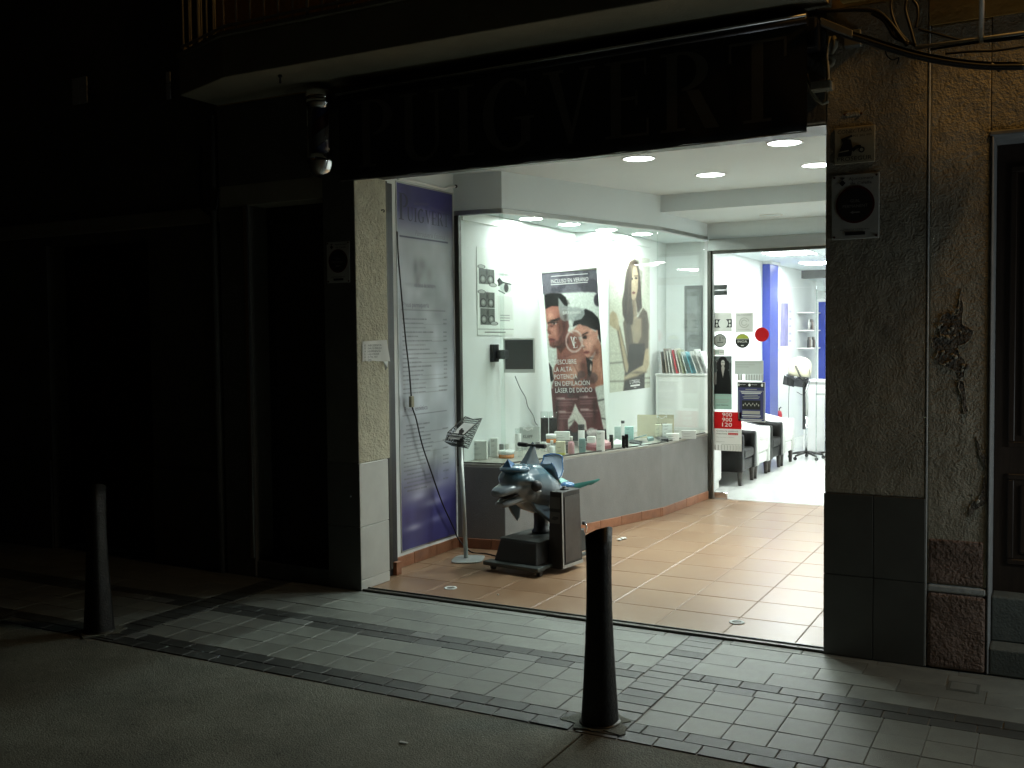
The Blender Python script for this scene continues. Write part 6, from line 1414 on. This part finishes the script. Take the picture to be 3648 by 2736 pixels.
def tub(yc, m, label):
    x0, x1 = -1.75, -1.07; w = .315
    t = thing('armchair', label, 'armchair', (-1.4, yc, 0), 'tub armchairs along the salon wall')
    def top(px, py): return .60+.09*max(0, min(1, (-1.2-px)/.4))
    # horseshoe of back and arms
    path = [(x1, -w+.05), (x1-.30, -w+.05), (x0+.16, -w+.07), (x0+.06, -w+.17), (x0+.05, 0), (x0+.06, w-.17), (x0+.16, w-.07), (x1-.30, w-.05), (x1, w-.05)]
    path = [p for p in curve([(a, yc+b, 0) for a, b in path], 5)]
    rr = []
    for i, p in enumerate(path):
        tn = np.array(path[min(i+1, len(path)-1)])-np.array(path[max(i-1, 0)]); tn /= np.linalg.norm(tn); nn = np.array((tn[1], -tn[0], 0)); th_ = .055; zt = top(p[0], p[1])
        sec = [(-th_, .165), (-th_, zt-.04), (-th_*.7, zt-.01), (0, zt), (th_*.7, zt-.01), (th_, zt-.04), (th_, .165)]
        rr.append([tuple(np.array((p[0], p[1], 0))+nn*a+np.array((0, 0, b))) for a, b in sec])
    MB().loft(rr).build('shell', m, t)
    MB().box(x0+.12, yc-w+.10, .165, x1-.015, yc+w-.10, .30).build('front_base', m, t, .02, 3)
    MB().box(x0+.12, yc-w+.104, .302, x1+.005, yc+w-.104, .42).build('seat', m, t, .035, 4)
    for a, b in ((x1-.04, -w+.06), (x1-.04, w-.06), (x0+.09, -w+.12), (x0+.09, w-.12)): MB().lathe([(.021, .003), (.032, .16), (.032, .17)], (a, yc+b, 0), 14).build('leg', m_leg, t)
for k, (yc, m, lb) in enumerate(((6.13, m_lb, 'black leather tub armchair nearest the glass door'), (6.79, m_lw, 'white leather tub armchair between the two black ones'), (7.45, m_lb, 'black leather tub armchair second along the salon wall'), (8.11, m_lw, 'white leather tub armchair furthest along the salon wall'))): tub(yc, m, lb)
bc = thing('blue_column', 'glossy blue column against the salon wall behind the armchairs', 'column', (-1.7, 9.6, 0))
MB().box(-1.7695, 9.42, .002, -1.655, 9.92, 2.79).build('shaft', m_blue, bc, .004, 1); MB().box(-1.7695, 9.40, 2.791, -1.635, 9.94, 2.83).build('capital', m_white, bc)
bc2 = thing('blue_column', 'second blue column further back at the right in the salon', 'column', (-1.4, 12.4, 0))
q0, q1 = ony(2450+1405*.3315, 1081, 12.3), ony(2450+1505*.3315, 1081, 12.3)
MB().box(q0[0], 12.3, .002, q1[0]+.05, 12.6, 2.30).build('shaft', m_blue, bc2, .004, 1); MB().box(q0[0]-.02, 12.28, 2.301, q1[0]+.07, 12.62, 2.35).build('capital', m_white, bc2)
# picture and shelves on the salon wall
sp_ = thing('salon_picture', 'violet hair picture panel on the salon wall behind the blue column', 'picture', (-1.76, 10.9, 1.5))
MB().box(-1.7695, 10.40, 1.50, -1.755, 11.25, 2.26).build('board', m_white, sp_); MB().box(-1.7545, 10.45, 1.56, -1.752, 10.98, 2.25).build('print', mat('violet_photo', (.20, .19, .36), .3, var=.5, vscale=7, streak=(1, 2, .6)), sp_)
for k in range(5): MB().box(-1.7545, 11.03, 2.10-k*.12, -1.752, 11.20, 2.14-k*.12).build('text_block', mat('lilac', (.45, .45, .60), .5), sp_)
sh_ = thing('wall_shelves', 'white wall shelves with bottles in the salon', 'shelves', (-1.7, 12, 1.3))
for z in (1.50, 1.80, 2.10): MB().box(-1.7695, 11.70, z, -1.50, 12.25, z+.02).build('shelf', m_plastw, sh_)
for k in range(9):
    z = (1.5205, 1.8205)[k % 2]; y = 11.76+.055*k; c = ((.05, .05, .05), (.6, .6, .58), (.25, .2, .18))[k % 3]
    o = MB().lathe([(.001, 0), (.022, 0), (.022, .12), (.010, .15), (.010, .18), (.001, .18)], (-1.60, y, z), 12); one('product_bottle', o, mat('shelf_bottle_%d' % (k % 3), c, .35), ('first', 'second', 'third', 'fourth', 'fifth', 'sixth', 'seventh', 'eighth', 'last')[k]+' bottle on the salon wall shelves counting from the blue column', 'bottle', 'bottles on the salon shelves')
fe = thing('fire_extinguisher', 'small red fire extinguisher standing behind the blue column', 'extinguisher', (-1.60, 10.05, .3))
MB().lathe([(.001, .30), (.040, .30), (.043, .315), (.043, .52), (.033, .56), (.014, .575), (.001, .575)], (-1.665, 10.03, 0), 20).build('cylinder', mat('extinguisher_red', (.38, .012, .025), .4), fe); MB().tube([(-1.665, 10.03, .575), (-1.665, 10.03, .61), (-1.635, 10.03, .63)], .010, 8).build('valve', m_black, fe)
MB().box(-1.72, 10.0, .28, -1.62, 10.06, .299).build('bracket', m_black, fe)
# reception counter and trolley at the back
ct = thing('reception_counter', 'plain white counter front behind the hood dryer', 'counter', (-.6, 9.8, 0))
MB().box(-1.25, 9.78, .003, .6, 10.3, 1.03).build('front', m_plastw, ct, .004, 1); MB().box(-1.27, 9.74, 1.0305, .62, 10.32, 1.06).build('top', m_plastw, ct, .004, 1)
# hood dryer
Zh = zm(2750, 1200, .30129)
hx, hy = -.985, 8.75
hd = thing('hood_dryer', 'cream hood hair dryer with smoky visor on a wheeled chrome stand', 'hair dryer', (hx, hy, 0))
HY = 8.75
h0 = ony(*Zh(405, 1360), HY)
hx = h0[0]
for a in range(5):
    an = 2*PI*a/5+.5; e = (hx+.24*math.cos(an), hy+.24*math.sin(an)); MB().tube([(hx, hy, .10), (hx+.12*math.cos(an), hy+.12*math.sin(an), .085), (e[0], e[1], .06)], [.022, .018, .012], 8).build('foot', m_blackm, hd)
    MB().cyl((e[0], e[1]-.012, .027), (e[0], e[1]+.012, .027), .024, n=14).build('castor', m_black, hd)
MB().cyl((hx, hy, .09), (hx, hy, .62), .017, n=14).build('pole', m_steel, hd); MB().cyl((hx, hy, .62), (hx, hy, 1.12), .026, n=14).build('sleeve', m_alu, hd)
MB().box(hx-.045, hy-.03, .42, hx-.012, hy+.03, 1.12).build('dark_rail', m_black, hd)
hc = ony(*Zh(335, 370), HY)
hood = MB(); pf = []
prof_h = [(.148, -.11), (.158, -.05), (.155, .02), (.14, .08), (.105, .13), (.055, .152), (.001, .158)]
hood.lathe(prof_h, tuple(hc), 28, (.12, 0, 1)); hood.build('hood', mat('cream_plastic', (.70, .66, .50), .3, var=.04), hd)
MB().lathe([(.155, -.11), (.158, -.16), (.15, -.24), (.135, -.25)], (hc[0]-.012, hc[1], hc[2]), 28, (.18, 0, 1)).build('visor', glass_mat('smoky_visor', (.25, .25, .27), 1.0, .1), hd)
MB().plate(tuple(hc+np.array((-.16, -.10, -.25))), np.array((1.0, 0, -.12)), (0, 0, 1), [(-.06, .02), (.10, .0), (.10, .10), (-.04, .15)], .01).build('visor_flap', m_black, hd)
MB().tube([tuple(hc+np.array((-.03, -.16, .04))), tuple(hc+np.array((.05, -.165, -.13))), (hx, hy-.03, 1.10)], .014, 8).build('hood_arm', m_alud, hd)
MB().tube([tuple(p) for p in curve([hc+np.array((-.13, -.06, -.1)), hc+np.array((-.14, -.08, -.4)), hc+np.array((-.145, -.06, -.75)), np.array((hc[0]-.13, hc[1], .4))], 6)], .004, 6).build('cord', m_cable, hd)
MB().tube([tuple(p) for p in curve([hc+np.array((.13, -.06, .05)), hc+np.array((.15, -.08, -.15)), hc+np.array((.08, -.1, -.36)), hc+np.array((-.03, -.08, -.33))], 6)], .004, 6).build('cord', m_cable, hd)
tb = thing('tool_tray', 'small grey trolley tray with hair tools behind the hood dryer', 'tray', (-.75, 9.2, .9))
MB().box(-.92, 9.10, .88, -.72, 9.35, .90).build('tray', m_sb, tb, .004, 1); MB().box(-.91, 9.11, .9003, -.76, 9.3, .96).build('tool', m_plastw, tb, .01, 2); MB().cyl((-.80, 9.2, .05), (-.80, 9.2, .88), .014, n=10).build('post', m_steel, tb)
for a in range(4): MB().tube([(-.80, 9.2, .06), (-.80+.2*math.cos(a*PI/2+.4), 9.2+.2*math.sin(a*PI/2+.4), .03)], .014, 8).build('foot', m_blackm, tb)
fk = thing('chair_base', 'dark metal salon chair base with star feet beyond the hood dryer', 'chair', (-.45, 9.35, 0))
MB().lathe([(.18, .003), (.18, .05), (.05, .07), (.035, .10), (.035, .42)], (-.45, 9.3, 0), 24).build('pump_base', m_blackm, fk); MB().box(-.68, 9.08, .42, -.22, 9.54, .52).build('seat', m_lb, fk, .03, 3); MB().box(-.68, 9.50, .55, -.22, 9.58, .98).build('backrest', m_lb, fk, .03, 3)
